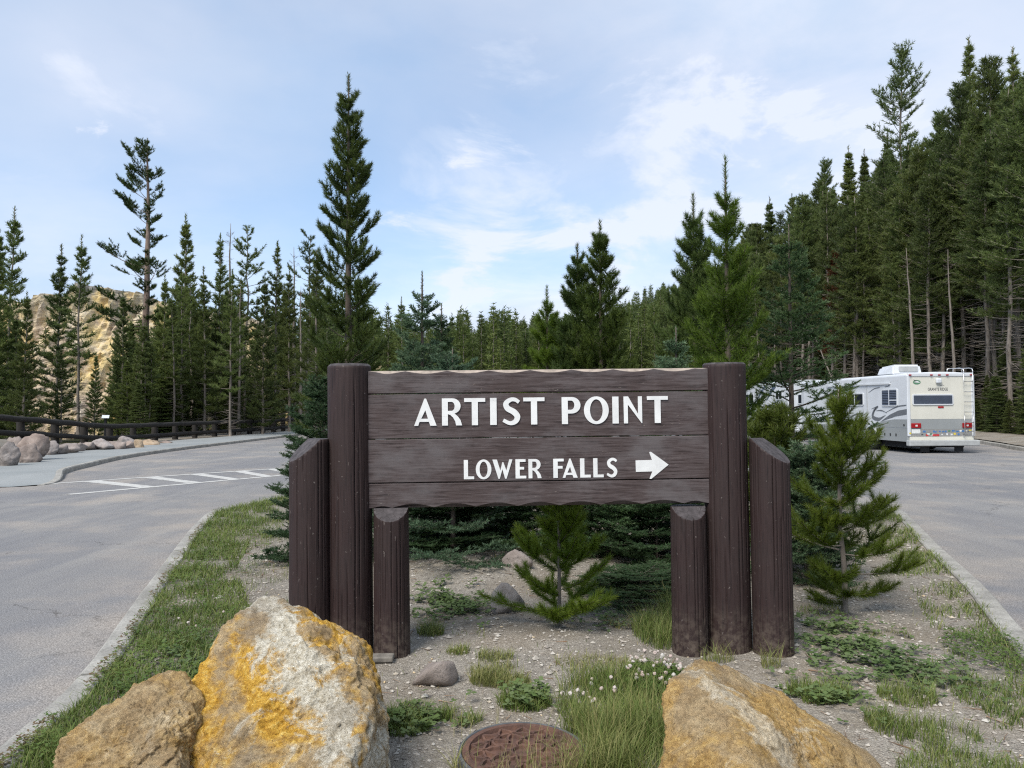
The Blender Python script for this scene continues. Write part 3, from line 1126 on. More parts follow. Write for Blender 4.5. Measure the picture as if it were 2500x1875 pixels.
# ================================================================== the sign
SD = 5.36                                  # distance of the panel face
SW = 2.325                                 # panel width
sign = tag(empty('park_sign', (X(1321, SD), SD, 0), R(2.0)), 'brown wooden park sign with white lettering between log posts', 'sign')
sign.rotation_euler = (0, R(-0.35), R(2.0))


def sx_(px):
    return (px - 1321) / F_PX * SD


def sz_(py, px=1321.0):
    return Z(py + (px - 1321.0) * 0.0110, SD)


def make_post(label, xc, yc, r, top, cuts, seed, cracks, bevel=0.0):
    rs = np.random.RandomState(seed)
    ns, nr = 144, 70
    ang0 = np.linspace(0, 2 * np.pi, ns, endpoint=False)
    z = np.linspace(-0.35, top, nr)
    A = np.tile(ang0, (nr, 1))
    tt = (z - z[0]) / (z[-1] - z[0])
    rad = r * (1.03 - 0.05 * tt)[:, None] * np.ones((nr, ns))
    rad *= 1 + 0.016 * fbm(np.stack([np.cos(A) * 1.2 + seed, np.sin(A) * 1.2, np.tile(z[:, None] * 1.3, (1, ns))], -1), 3)
    rad += 0.003 * fbm(np.stack([np.cos(A) * 9 + seed, np.sin(A) * 9, np.tile(z[:, None] * 0.9, (1, ns))], -1), 3)
    used = set()
    for q in range(cracks):
        a = -np.pi / 2 + rs.uniform(-1.35, 1.35)
        k = int(round((a % (2 * np.pi)) / (2 * np.pi) * ns)) % ns
        if any(abs(k - u) < 4 for u in used):
            continue
        used.add(k)
        big = rs.rand() < 0.4
        c, hl = rs.uniform(0.2, top), rs.uniform(0.2, 0.75) * (1.3 if big else 0.8)
        w = np.clip(1 - ((z - c) / hl) ** 2, 0, 1) ** 0.6
        wob = np.cumsum(rs.normal(0, 0.0035, nr))
        wob -= wob.mean()
        dep = (0.030 if big else 0.013) * w
        for dk, f in ((0, 1.0), (-1, 0.0), (1, 0.0)):
            A[:, (k + dk) % ns] += wob
        half = 2 * np.pi / ns
        open_ = (0.45 if big else 0.2)
        # pull the lips of the crack together so it stays a thin dark slit
        A[:, (k - 1) % ns] += half * (1 - open_) * 0.75
        A[:, (k + 1) % ns] -= half * (1 - open_) * 0.75
        rad[:, k] -= dep
    V = np.stack([xc + np.cos(A) * rad, yc + np.sin(A) * rad, np.tile(z[:, None], (1, ns))], -1).reshape(-1, 3)
    i, j = np.meshgrid(np.arange(nr - 1), np.arange(ns), indexing='ij')
    a = (i * ns + j).ravel()
    b = (i * ns + (j + 1) % ns).ravel()
    T = np.stack([a, b, b + ns, a + ns], 1)
    me = mesh_np('post', V, T, [MAT['post'], MAT['endgrain']], smooth=True)
    bm = bmesh.new()
    bm.from_mesh(me)
    bpy.data.meshes.remove(me)
    bm.verts.ensure_lookup_table()
    f = bm.faces.new([bm.verts[(nr - 1) * ns + q] for q in range(ns)])
    f.material_index = 1
    f.smooth = False
    bm.faces.new([bm.verts[q] for q in reversed(range(ns))])
    for co, no in cuts:
        res = bmesh.ops.bisect_plane(bm, geom=bm.verts[:] + bm.edges[:] + bm.faces[:], plane_co=co, plane_no=no, clear_outer=True)
        ed = [e for e in res['geom_cut'] if isinstance(e, bmesh.types.BMEdge)]
        old = set(bm.faces)
        bmesh.ops.holes_fill(bm, edges=ed, sides=0)
        for f in set(bm.faces) - old:
            f.material_index = 1
            f.smooth = False
    if bevel:
        for q in range(24):
            a = q / 24 * 2 * math.pi
            n = Vector((math.cos(a), math.sin(a), 1.05)).normalized()
            co = Vector((xc, yc, top)) + Vector((math.cos(a), math.sin(a), 0)) * (r * 0.98 - bevel)
            res = bmesh.ops.bisect_plane(bm, geom=bm.verts[:] + bm.edges[:] + bm.faces[:], plane_co=co, plane_no=n, clear_outer=True)
            ed = [e for e in res['geom_cut'] if isinstance(e, bmesh.types.BMEdge)]
            old = set(bm.faces)
            bmesh.ops.holes_fill(bm, edges=ed, sides=0)
            for f in set(bm.faces) - old:
                f.material_index = 1
                f.smooth = False
    sm = [(f.smooth, f.material_index) for f in bm.faces]
    me = bpy.data.meshes.new('post')
    bm.to_mesh(me)
    bm.free()
    me.materials.append(MAT['post'])
    me.materials.append(MAT['endgrain'])
    o = obj('post', me, sign)
    if label:
        o['label'] = label
    return o


RM = 0.151
PL, PR = sx_(858) - 0.004, sx_(1782) + 0.004
make_post('tall left log post', PL, 0.06, RM, sz_(889, 858), [], 1, 30, 0.018)
make_post('tall right log post', PR, 0.06, RM, sz_(885, 1782), [], 2, 26, 0.012)
ro = 0.135
xo = sx_(764)
zt = sz_(1071, 764)
make_post('short outer left post with slanted top', xo, -0.01, ro, zt, [(Vector((xo + 0.035, 0, zt)), Vector((-0.58, -0.34, 0.76)))], 3, 24)
xo = sx_(1878)
zt = sz_(1071, 1878)
make_post('short outer right post with slanted top', xo, -0.06, ro, zt, [(Vector((xo - 0.085, -0.03, zt)), Vector((0.46, -0.40, 0.80)))], 4, 22)
ri = 0.122
for px, seed, lab in ((958, 5, 'left post under the panel with a bevelled top'), (1683, 6, 'right post under the panel with a bevelled top')):
    xq, zt = sx_(px), sz_(1238, px)
    make_post(lab, xq, 0.02, ri, zt, [(Vector((xq, 0.02 - 0.018, zt)), Vector((0, -0.62, 0.78)))], seed, 20)

# boards: front edge of the top and bottom plank scalloped
ZT = [sz_(901), sz_(958.5), sz_(1068), sz_(1174), sz_(1236)]
bl, br = sx_(905), sx_(1737)
rs = np.random.RandomState(5)


def scallop(x, n=9, ph=0.0):
    t = ((x - bl) / (br - bl) * n + ph) % 1.0
    return np.abs(np.sin(np.pi * t)) ** 1.0


def board(z1, z0, kind):
    nx, nz = 260, 4
    x = np.linspace(bl, br, nx)
    yb, yf = 0.085, rs.uniform(-0.003, 0.003)
    zt = np.full(nx, z1 - 0.003)
    zb = np.full(nx, z0 + 0.003)
    e = 0.004
    env = sstep(x, bl, bl + 0.14) * sstep(x, br, br - 0.14)
    if kind == 'top':
        ft = zt - 0.004 - 0.018 * scallop(x, 8.2, 0.12) * env
    else:
        ft = zt - e
    if kind == 'bottom':
        fb = zb + 0.004 + 0.026 * scallop(x, 8.2, 0.45) * env
    else:
        fb = zb + e
    wob = 0.0016 * fbm(np.stack([x * 9, x * 0 + z1 * 7, x * 0], -1), 3)
    rows = [(np.full(nx, yb), zt), (np.full(nx, yf + (0.034 if kind == 'top' else 0.004)), zt + wob), (np.full(nx, yf), ft)]
    for k in range(1, nz):
        t = k / nz
        rows.append((np.full(nx, yf), ft * (1 - t) + fb * t))
    rows += [(np.full(nx, yf), fb), (np.full(nx, yf + (0.034 if kind == 'bottom' else 0.004)), zb + wob), (np.full(nx, yb), zb)]
    V = np.stack([np.stack([x, y, z], 1) for y, z in rows], 0)
    nr = len(rows)
    V = V.reshape(-1, 3)
    i, j = np.meshgrid(np.arange(nr), np.arange(nx - 1), indexing='ij')
    i2 = (i + 1) % nr
    T = np.stack([i * nx + j, i2 * nx + j, i2 * nx + j + 1, i * nx + j + 1], -1).reshape(-1, 4)
    mi = np.zeros((nr, nx - 1), int)
    mi[1] = 1 if kind == 'top' else 0
    me = mesh_np('board', V, T, [MAT['board'], MAT['rawwood']], mi.ravel())
    return obj('board', me, sign)


BO = [board(ZT[i], ZT[i + 1], k) for i, k in enumerate(('top', 'mid', 'mid', 'bottom'))]


# lettering ------------------------------------------------------------
def arc(cx, cy, rx, ry, a0, a1, n=14):
    return [(cx + rx * math.cos(R(a)), cy + ry * math.sin(R(a))) for a in np.linspace(a0, a1, n)]


def ribbon(pts, w):
    c = catmull(pts, 10)
    tg = np.gradient(c, axis=0)
    tg /= np.linalg.norm(tg, axis=1)[:, None]
    nr = np.stack([-tg[:, 1], tg[:, 0]], 1)
    ww = np.interp(np.linspace(0, 1, len(c)), np.linspace(0, 1, len(w)), w)[:, None] / 2
    return [tuple(p) for p in np.vstack([c + nr * ww, (c - nr * ww)[::-1]])]


S_PTS = [(0.64, 0.83), (0.50, 0.925), (0.33, 0.925), (0.165, 0.79), (0.22, 0.61), (0.45, 0.47), (0.575, 0.30), (0.50, 0.12), (0.30, 0.06), (0.06, 0.17)]
S_W = [0.13, 0.14, 0.15, 0.19, 0.21, 0.22, 0.21, 0.18, 0.14, 0.13]
GL = {
    'A': (0.835, [[(0, 0), (0.385, 1), (0.45, 1), (0.835, 0), (0.60, 0), (0.55, 0.145), (0.20, 0.145), (0.15, 0)], [(0.265, 0.26), (0.515, 0.26), (0.42, 0.57)]]),
    'R': (0.76, [[(0, 0), (0, 1), (0.38, 1)] + arc(0.395, 0.715, 0.31, 0.285, 85, -75) + [(0.60, 0.33), (0.70, 0.19), (0.755, 0), (0.53, 0), (0.50, 0.15), (0.42, 0.29), (0.32, 0.385), (0.225, 0.42), (0.225, 0)],
                  [(0.225, 0.87), (0.34, 0.87)] + arc(0.36, 0.705, 0.12, 0.165, 90, -90) + [(0.225, 0.54)]]),
    'T': (0.787, [[(0, 0.86), (0, 1), (0.787, 1), (0.787, 0.86), (0.51, 0.86), (0.51, 0), (0.28, 0), (0.28, 0.86)]]),
    'I': (0.235, [[(0, 0), (0, 1), (0.235, 1), (0.235, 0)]]),
    'S': (0.71, [ribbon(S_PTS, S_W)]),
    'P': (0.69, [[(0, 0), (0, 1), (0.36, 1)] + arc(0.37, 0.695, 0.32, 0.305, 90, -90) + [(0.225, 0.39), (0.225, 0)],
                 [(0.225, 0.87), (0.34, 0.87)] + arc(0.34, 0.70, 0.125, 0.17, 90, -90) + [(0.225, 0.53)]]),
    'O': (0.92, [arc(0.46, 0.5, 0.46, 0.515, 0, 350, 44), arc(0.46, 0.5, 0.235, 0.405, 0, 350, 44)]),
    'N': (0.69, [[(0, 0), (0, 1), (0.17, 1), (0.54, 0.34), (0.54, 1), (0.69, 1), (0.69, 0), (0.67, 0), (0.155, 0.70), (0.155, 0)]]),
    'L': (0.55, [[(0, 0), (0, 1), (0.225, 1), (0.225, 0.145), (0.55, 0.145), (0.55, 0)]]),
    'W': (1.07, [[(0, 1), (0.24, 1), (0.42, 0.42), (0.53, 0.86), (0.585, 0.86), (0.74, 0.42), (0.90, 1), (1.07, 1), (0.745, 0), (0.67, 0), (0.525, 0.50), (0.385, 0), (0.31, 0)]]),
    'E': (0.57, [[(0, 0), (0, 1), (0.54, 1), (0.54, 0.86), (0.225, 0.86), (0.225, 0.60), (0.46, 0.60), (0.46, 0.465), (0.225, 0.465), (0.225, 0.14), (0.57, 0.14), (0.57, 0)]]),
    'F': (0.53, [[(0, 0), (0, 1), (0.53, 1), (0.53, 0.86), (0.225, 0.86), (0.225, 0.62), (0.47, 0.62), (0.47, 0.485), (0.225, 0.485), (0.225, 0)]]),
    '>': (1.24, [[(0, 0.27), (0, 0.69), (0.62, 0.70), (0.52, 0.98), (0.58, 1.0), (1.24, 0.52), (0.57, 0.0), (0.51, 0.02), (0.62, 0.28)]]),
}


def glyph_mesh(ch, x0, z0, w, h, y=-0.0035, ext=0.0022):
    gw, loops = GL[ch]
    cu = bpy.data.curves.new('letter', 'CURVE')
    cu.dimensions = '2D'
    cu.fill_mode = 'BOTH'
    cu.extrude = ext
    for lp in loops:
        sp = cu.splines.new('POLY')
        sp.points.add(len(lp) - 1)
        for p, (a, b) in zip(sp.points, lp):
            p.co = (a / gw * w, b * h, 0, 1)
        sp.use_cyclic_u = True
    o = bpy.data.objects.new('letter', cu)
    COL.objects.link(o)
    dg = bpy.context.evaluated_depsgraph_get()
    me = bpy.data.meshes.new_from_object(o.evaluated_get(dg))
    bpy.data.objects.remove(o)
    bpy.data.curves.remove(cu)
    n = len(me.vertices)
    V = np.empty(n * 3, np.float32)
    me.vertices.foreach_get('co', V)
    V = V.reshape(-1, 3)
    me.vertices.foreach_set('co', np.stack([V[:, 0] + x0, y + V[:, 2], V[:, 1] + z0], 1).astype(np.float32).ravel())
    me.materials.clear()
    me.materials.append(MAT['letter'])
    return me


def c1(v):
    return 680 + v / 3.456


def c2(v):
    return 1280 + v / 3.253


LINE1 = [('A', c1(1160), c1(1348)), ('R', c1(1393), c1(1562)), ('T', c1(1580), c1(1757)), ('I', c1(1797), c1(1852)), ('S', c1(1893), c1(2057)), ('T', c2(5) - 0.6, c2(172)),
         ('P', c2(308), c2(458)), ('O', c2(485), c2(683)), ('I', c2(712), c2(762)), ('N', c2(803), c2(950)), ('T', c2(990), c2(1158))]
LINE2 = [('L', c1(1572), c1(1658)), ('O', c1(1672), c1(1803)), ('W', c1(1812), c1(1980)), ('E', c1(2005), c1(2095)), ('R', c2(38), c2(142)),
         ('F', c2(235), c2(318)), ('A', c2(308), c2(428)), ('L', c2(448), c2(532)), ('L', c2(553), c2(635)), ('S', c2(655), c2(748))]
for ch, a, b in LINE1:
    zb, ztp = sz_(1036.4), sz_(970.6)
    obj('letter', glyph_mesh(ch, sx_(a), zb, sx_(b) - sx_(a), ztp - zb), BO[1])
for ch, a, b in LINE2:
    zb, ztp = sz_(1167), sz_(1120.5)
    obj('letter', glyph_mesh(ch, sx_(a), zb, sx_(b) - sx_(a), ztp - zb), BO[2])
zb, ztp = sz_(1174.5), sz_(1108)
obj('arrow', glyph_mesh('>', sx_(c2(892)), zb + 0.004, sx_(c2(1155)) - sx_(c2(892)), ztp - zb), BO[2])
bm = bmesh.new()
bm_box(bm, (0, 0, 0), (0.62, 0.10, 0.035), 0.008)
o = bm_obj('foot_sill', bm, plain('grey_weathered_wood', (0.16, 0.145, 0.125), 0.9, var=0.4, scale=20), sign)
o.location = (sx_(752), -0.215, 0.085)


# ================================================================== conifers
def nrm(a):
    return a / (np.linalg.norm(a, axis=-1, keepdims=True) + 1e-9)


UP = np.array([0, 0, 1.0])


def shoots_points(S, t):
    """S: dict p,d,L,c arrays; t (N,k) -> points (N,k,3), tangents"""
    L = S['L'][:, None, None]
    t = t[..., None]
    bend = S['b'][:, None, :] * t * t
    p = S['p'][:, None] + L * (S['d'][:, None] * t + bend)
    tg = S['d'][:, None] + 2 * S['b'][:, None, :] * t
    return p, nrm(tg)


def shoot_tubes(S, r0, r1, sides=3, n=5):
    N = len(S['L'])
    if N == 0:
        return np.zeros((0, 3)), np.zeros((0, 3), int)
    t = np.tile(np.linspace(0, 1, n), (N, 1))
    p, tg = shoots_points(S, t)
    a = nrm(np.cross(tg, UP + 0.01))
    b = np.cross(tg, a)
    an = np.linspace(0, 2 * np.pi, sides, endpoint=False)
    r = (r0[:, None] + (r1 - r0)[:, None] * t)[:, :, None, None]
    ring = a[:, :, None] * np.cos(an)[None, None, :, None] + b[:, :, None] * np.sin(an)[None, None, :, None]
    V = (p[:, :, None] + ring * r).reshape(-1, 3)
    k, i, j = np.meshgrid(np.arange(N), np.arange(n - 1), np.arange(sides), indexing='ij')
    A = ((k * n + i) * sides + j).ravel()
    B = ((k * n + i) * sides + (j + 1) % sides).ravel()
    return V, np.vstack([np.stack([A, B, B + sides], 1), np.stack([A, B + sides, A + sides], 1)])


def needles(rs, S, t0, dens, ln, w, ang=(35, 65), up=0.15, tipv=0.35, flat=0.0, base=0.0):
    """triangular needles along shoots"""
    cnt = np.maximum(1, (S['L'] * (1 - t0) * dens).astype(int))
    idx = np.repeat(np.arange(len(cnt)), cnt)
    m = len(idx)
    t = t0[idx] + (1 - t0[idx]) * rs.rand(m)
    sub = {k: S[k][idx] for k in ('p', 'd', 'L', 'b')}
    p, tg = shoots_points(sub, t[:, None])
    p, tg = p[:, 0], tg[:, 0]
    rd = rs.normal(size=(m, 3))
    if flat > 0:
        side = nrm(np.cross(tg, UP))
        rd = rd * (1 - flat) + side * (np.sign(rs.rand(m) - 0.5) * flat * 1.6)[:, None]
    rd = nrm(rd - tg * (rd * tg).sum(1)[:, None])
    a = np.radians(rs.uniform(ang[0], ang[1], m))
    a = a * (1 - 0.55 * np.clip((t - 0.85) / 0.15, 0, 1))
    d = nrm(tg * np.cos(a)[:, None] + rd * np.sin(a)[:, None] + UP * up)
    L = ln * rs.uniform(0.7, 1.15, m)
    s = nrm(np.cross(d, rs.normal(size=(m, 3)))) * (w / 2)
    V = np.empty((m, 3, 3))
    V[:, 0], V[:, 1] = p - s, p + s
    V[:, 2] = p + d * L[:, None]
    v = np.clip((t - 0.75) / 0.25, 0, 1) * tipv * rs.uniform(0.4, 1.0, m)
    at = np.stack([v * 0.6 + base, v * 0.6 + base, v + base + 0.1 * rs.rand(m)], 1)
    return V.reshape(-1, 3), np.arange(m * 3).reshape(-1, 3), at.ravel()


def laterals(rs, S, ts, phi, ratio, lmin, up=0.1, curve=0.2, jitter=0.35, drop=0.0):
    """two side shoots at each t along each parent"""
    out = {k: [] for k in ('p', 'd', 'L', 'b')}
    for t in ts:
        tt = np.clip(t + rs.uniform(-0.05, 0.05, len(S['L'])), 0.05, 0.97)
        p, tg = shoots_points(S, tt[:, None])
        p, tg = p[:, 0], tg[:, 0]
        side = nrm(np.cross(tg, UP))
        for sgn in (-1, 1):
            keep = rs.rand(len(tt)) > drop
            f = np.radians(phi + rs.uniform(-12, 12, len(tt)))[:, None]
            d = nrm(tg * np.cos(f) + sgn * side * np.sin(f) + UP * (up + rs.uniform(-jitter, jitter, len(tt)) * 0.5)[:, None])
            L = (S['L'] * (1 - tt) * ratio + lmin * np.clip(S['L'] / (4.5 * lmin), 0.2, 1)) * rs.uniform(0.7, 1.2, len(tt))
            out['p'].append(p[keep])
            out['d'].append(d[keep])
            out['L'].append(L[keep])
            out['b'].append((UP * curve + rs.normal(0, 0.06, (len(tt), 3)))[keep])
    return {k: np.concatenate(v) for k, v in out.items()}


def conifer_meshes(name, seed, h, crown0, width, mat, bark_m, kind='pine', whorl=0.35, nb=5, ndens=260, nlen=0.07, nw=0.005, r_trunk=None,
                   elev=(10, 55), curve=0.30, keep_len=0.45, lat=(0.45, 0.65, 0.82), lat_ratio=0.45, lat_min=0.10, lvl3=False, shape=0.85,
                   dead=0, wob=0.0, drop=0.0, irregular=0.2, tipv=0.35, leader=0.5, one_side=None, lean=(0, 0), sides=3, skirt=1.0, lat_drop=None):
    rs = np.random.RandomState(seed)
    r_trunk = r_trunk or h * 0.0105
    nz = 14
    tz = np.linspace(0, 1, nz)
    tr = np.stack([lean[0] * tz ** 1.5 + wob * np.cumsum(rs.normal(0, 0.12, nz)), lean[1] * tz ** 1.5 + wob * np.cumsum(rs.normal(0, 0.12, nz)), tz * h], 1)
    tr[0, :2] = 0
    trad = r_trunk * (1 - tz) ** 0.8 + 0.006 * max(1, h / 6)
    trad[0] *= 1.25

    def on_trunk(z):
        return np.stack([np.interp(z, tr[:, 2], tr[:, 0]), np.interp(z, tr[:, 2], tr[:, 1]), z], -1)

    P, D, L, B = [], [], [], []
    z = crown0 * h
    ztop = h - leader * 0.8
    while z < ztop:
        f = (z - crown0 * h) / (h - crown0 * h)
        n = nb + rs.randint(-1, 2)
        a0 = rs.uniform(0, 6.28)
        for k in range(max(2, n)):
            a = a0 + k * 2 * math.pi / n + rs.uniform(-0.35, 0.35)
            ln = width * ((1 - f) ** shape) * rs.uniform(1 - irregular * 1.6, 1 + irregular) + 0.05 * (h / 8) ** 0.5
            if f < 0.12:
                ln *= (skirt + (1 - skirt) * f / 0.12)
            if one_side is not None and math.cos(a - one_side) < -0.2:
                ln *= 0.45
            if rs.rand() < drop:
                continue
            e = R(elev[0] + (elev[1] - elev[0]) * f ** 1.3 + rs.uniform(-9, 9))
            zq = z + rs.uniform(-0.25, 0.25) * whorl
            if zq > ztop + 0.1:
                continue
            P.append(on_trunk(np.array(zq)))
            D.append((math.cos(a) * math.cos(e), math.sin(a) * math.cos(e), math.sin(e)))
            L.append(ln)
            B.append((rs.normal(0, 0.06), rs.normal(0, 0.06), curve * rs.uniform(0.5, 1.3)))
        z += whorl * rs.uniform(0.75, 1.25) * (1 - 0.35 * f)
    S1 = {'p': np.array(P), 'd': np.array(D), 'L': np.array(L), 'b': np.array(B)}
    wood = [tube_arrays(tr, trad, 8 if h < 12 else 7)]
    br = r_trunk * 0.22
    wood.append(shoot_tubes(S1, np.clip(S1['L'] * 0.014, 0.003, br * 2), np.full(len(S1['L']), 0.002 + 0.0004 * h), sides))
    S2 = laterals(rs, S1, lat, 48 if kind == 'pine' else 55, lat_ratio, lat_min, 0.12 if kind == 'pine' else 0.02, curve * 0.7, drop=drop if lat_drop is None else lat_drop)
    wood.append(shoot_tubes(S2, np.clip(S2['L'] * 0.012, 0.002, 0.012), np.full(len(S2['L']), 0.0015 + 0.0002 * h), 3, 3))
    sets = [S1, S2]
    if lvl3:
        big = S2['L'] > lat_min * 1.2
        S2b = {k: v[big] for k, v in S2.items()}
        S3 = laterals(rs, S2b, (0.35, 0.65), 50, 0.45, lat_min * 0.7, 0.05, curve * 0.5, drop=0.15)
        sets.append(S3)
    fl = 0.0 if kind == 'pine' else 0.45
    NV, NA, nT, off = [], [], [], 0
    S0 = {'p': on_trunk(np.array([h - leader])), 'd': np.array([[0, 0, 1.0]]), 'L': np.array([leader]), 'b': np.zeros((1, 3))}
    for S in [S0] + sets:
        t0 = np.clip(1 - keep_len / S['L'], 0.0 if S is not S1 else 0.05, 0.95)
        V, T, A = needles(rs, S, t0, ndens, nlen, nw, (32, 66) if kind == 'pine' else (40, 75), 0.12 if kind == 'pine' else 0.06, tipv, fl)
        NV.append(V)
        nT.append(T + off)
        NA.append(A)
        off += len(V)
    if dead:
        zq = rs.uniform(0.06, max(crown0, 0.15), dead) * h
        a = rs.uniform(0, 6.28, dead)
        e = rs.uniform(-0.35, 0.25, dead)
        Sd = {'p': on_trunk(zq), 'd': np.stack([np.cos(a) * np.cos(e), np.sin(a) * np.cos(e), np.sin(e)], 1), 'L': rs.uniform(0.3, 1.0, dead) * max(0.5, width * 0.9),
              'b': rs.normal(0, 0.12, (dead, 3))}
        wood.append(shoot_tubes(Sd, np.full(dead, 0.0011 * h), np.full(dead, 0.0004 * h), 3, 4))
    WV, WT = join(wood)
    mt = mesh_np(name + '_trunk', WV, WT, bark_m, smooth=True)
    mc = mesh_np(name + '_crown', np.vstack(NV), np.vstack(nT), mat, attr=np.concatenate(NA))
    return mt, mc


def plant(name, meshes, label, loc, rz=0.0, s=1.0, group=None, cat='tree', tilt=(0, 0), sxy=None):
    o = empty(name, loc, rz)
    o.rotation_euler = (tilt[0], tilt[1], rz)
    o.scale = (sxy or s, sxy or s, s)
    tag(o, label, cat, group)
    obj('trunk', meshes[0], o)
    obj('crown', meshes[1], o)
    return o


def island_tree(name, label, px, top_y, d, seed, width, mat, bark_m='bark_dark', cat='tree', rz=0.0, base=None, **kw):
    x = X(px, d)
    z = float(HI(x, d)) - 0.03 if base is None else base
    h = Z(top_y, d) - z
    return plant(name, conifer_meshes(name, seed, h, kw.pop('crown0', 0.05), width, MAT[mat], MAT[bark_m], **kw), label, (x, d, z), rz, 1.0, None, cat)


# --- pines and firs growing on the island behind the sign
PINE = dict(kind='pine', nlen=0.095, nw=0.0085, ndens=520, elev=(0, 48), curve=0.50, keep_len=0.45)
FIR = dict(kind='fir', nlen=0.038, nw=0.010, ndens=290, elev=(2, 42), curve=0.16, keep_len=0.75, lat=(0.3, 0.5, 0.68, 0.85), lat_ratio=0.55, lat_min=0.10, tipv=0.6)

island_tree('lodgepole_pine', 'tallest young pine behind the left sign post, with upswept brushy branches', 850, 172, 15.0, 21, 0.86, 'pine_deep', crown0=0.05,
            whorl=0.40, nb=5, leader=0.55, shape=0.62, irregular=0.26, lat=(0.3, 0.5, 0.68, 0.84), lat_ratio=0.5, lat_min=0.20, **{**PINE, 'ndens': 480, 'nw': 0.011, 'keep_len': 0.38, 'elev': (-4, 46)})
island_tree('lodgepole_pine', 'shorter and left one of the two pointed pines above the sign panel', 1412, 595, 15.0, 22, 0.95, 'pine', crown0=0.05, whorl=0.34, nb=5,
            leader=0.55, shape=0.8, lat=(0.3, 0.5, 0.7, 0.86), lat_ratio=0.5, lat_min=0.16, **PINE)
island_tree('lodgepole_pine', 'taller and right one of the two pointed pines above the sign panel', 1468, 540, 14.6, 23, 1.0, 'pine', crown0=0.05, whorl=0.34, nb=5,
            leader=0.6, shape=0.8, lat=(0.3, 0.5, 0.7, 0.86), lat_ratio=0.5, lat_min=0.16, **PINE)
island_tree('lodgepole_pine', 'light green young pine left of the two pointed pines above the panel', 1337, 700, 15.5, 24, 0.85, 'pine_bright', crown0=0.05, whorl=0.34, nb=5, lvl3=True,
            shape=0.8, **PINE)
island_tree('lodgepole_pine', 'dark slim pine left of the tall bright pine above the right post', 1698, 475, 14.0, 25, 1.0, 'pine_deep', crown0=0.05, whorl=0.34, nb=5, leader=0.6,
            lat=(0.3, 0.5, 0.7, 0.86), lat_ratio=0.5, lat_min=0.16, shape=0.85, **PINE)
island_tree('lodgepole_pine', 'broad bright pine rising right behind the right sign post', 1778, 382, 10.2, 26, 0.86, 'pine_bright', crown0=0.05, whorl=0.38, nb=5, leader=0.55,
            lat=(0.3, 0.5, 0.7, 0.86), lat_ratio=0.5, lat_min=0.15, shape=0.85, kind='pine', nlen=0.085, nw=0.0065, ndens=520, elev=(2, 62), curve=0.40, keep_len=0.50)
island_tree('spruce', 'open-branched dark spruce left of the motorhome, its trunk bare at eye level', 1932, 545, 10.8, 27, 1.10, 'fir', 'bark_dark', crown0=0.20, whorl=0.27, nb=5, leader=0.42,
            lvl3=True, shape=0.8, drop=0.12, irregular=0.3, **FIR)
island_tree('fir', 'pale blue-green fir with a long bare leader behind the panel\'s left end', 1031, 662, 9.6, 28, 0.95, 'fir_blue', crown0=0.04, whorl=0.26, nb=5, leader=0.5, lvl3=True, shape=0.95, **FIR)
island_tree('fir', 'small fir just right of the pale one with the long leader', 1078, 742, 11.0, 29, 0.8, 'fir', crown0=0.04, whorl=0.24, nb=5, leader=0.3, lvl3=True, shape=0.9, **FIR)
island_tree('fir', 'low blue-green fir whose branch tips reach over the panel edge', 1105, 850, 8.2, 30, 0.95, 'fir_blue', crown0=0.04, whorl=0.22, nb=6, leader=0.28, lvl3=True, shape=0.7, **FIR)
island_tree('fir', 'dark fir bush peeking out left of the left sign posts', 792, 930, 8.6, 31, 0.66, 'fir', crown0=0.03, whorl=0.17, nb=6, leader=0.15, lvl3=True, shape=0.45, **FIR)
island_tree('fir', 'small pale fir with tall yellow-green shoots above the panel\'s right end', 1652, 800, 8.8, 32, 0.7, 'fir_blue', crown0=0.04, whorl=0.22, nb=5, leader=0.3, lvl3=True, shape=0.7, **FIR)
island_tree('fir', 'fresh blue-green fir bush tight against the right outer post', 1962, 1090, 7.6, 33, 0.55, 'fir_blue', crown0=0.03, whorl=0.13, nb=6, leader=0.12, lvl3=True, shape=0.5, **FIR)
island_tree('lodgepole_pine', 'bushy pine sapling behind the right outer post', 1890, 1000, 8.6, 34, 0.65, 'pine', crown0=0.03, whorl=0.22, nb=6, leader=0.22, shape=0.6, **PINE)
# dark undergrowth seen below the panel
UNDER = [conifer_meshes('undergrowth_fir', 50 + q, 1.2, 0.03, 1.0, MAT['fir'], MAT['bark_dark'], whorl=0.15, nb=7, leader=0.1, lvl3=True, shape=0.4, **FIR) for q in range(2)]
for k, (px, ty, d, w, m, lab) in enumerate([
        (1040, 1190, 8.6, 1.0, 'fir', 'dense dark fir below the panel, right of the left inner post'),
        (1185, 1120, 8.9, 1.05, 'fir', 'dark fir filling the gap below the middle of the panel'),
        (1330, 1150, 9.3, 1.05, 'fir', 'dark fir behind the bright pine seedling under the panel'),
        (1480, 1140, 8.8, 1.0, 'fir', 'shaded fir with dead twigs below the panel\'s right half'),
        (1600, 1180, 8.4, 0.9, 'fir', 'shaded fir beside the right inner post under the panel'),
        (1560, 1395, 7.0, 0.75, 'fir', 'low spreading fir bough behind the white clover under the panel')]):
    x = X(px, d)
    z = float(HI(x, d)) - 0.03
    plant('fir', UNDER[k % 2], lab, (x, d, z), k * 1.3, (Z(ty, d) - z) / 1.2, None, 'tree', sxy=w)
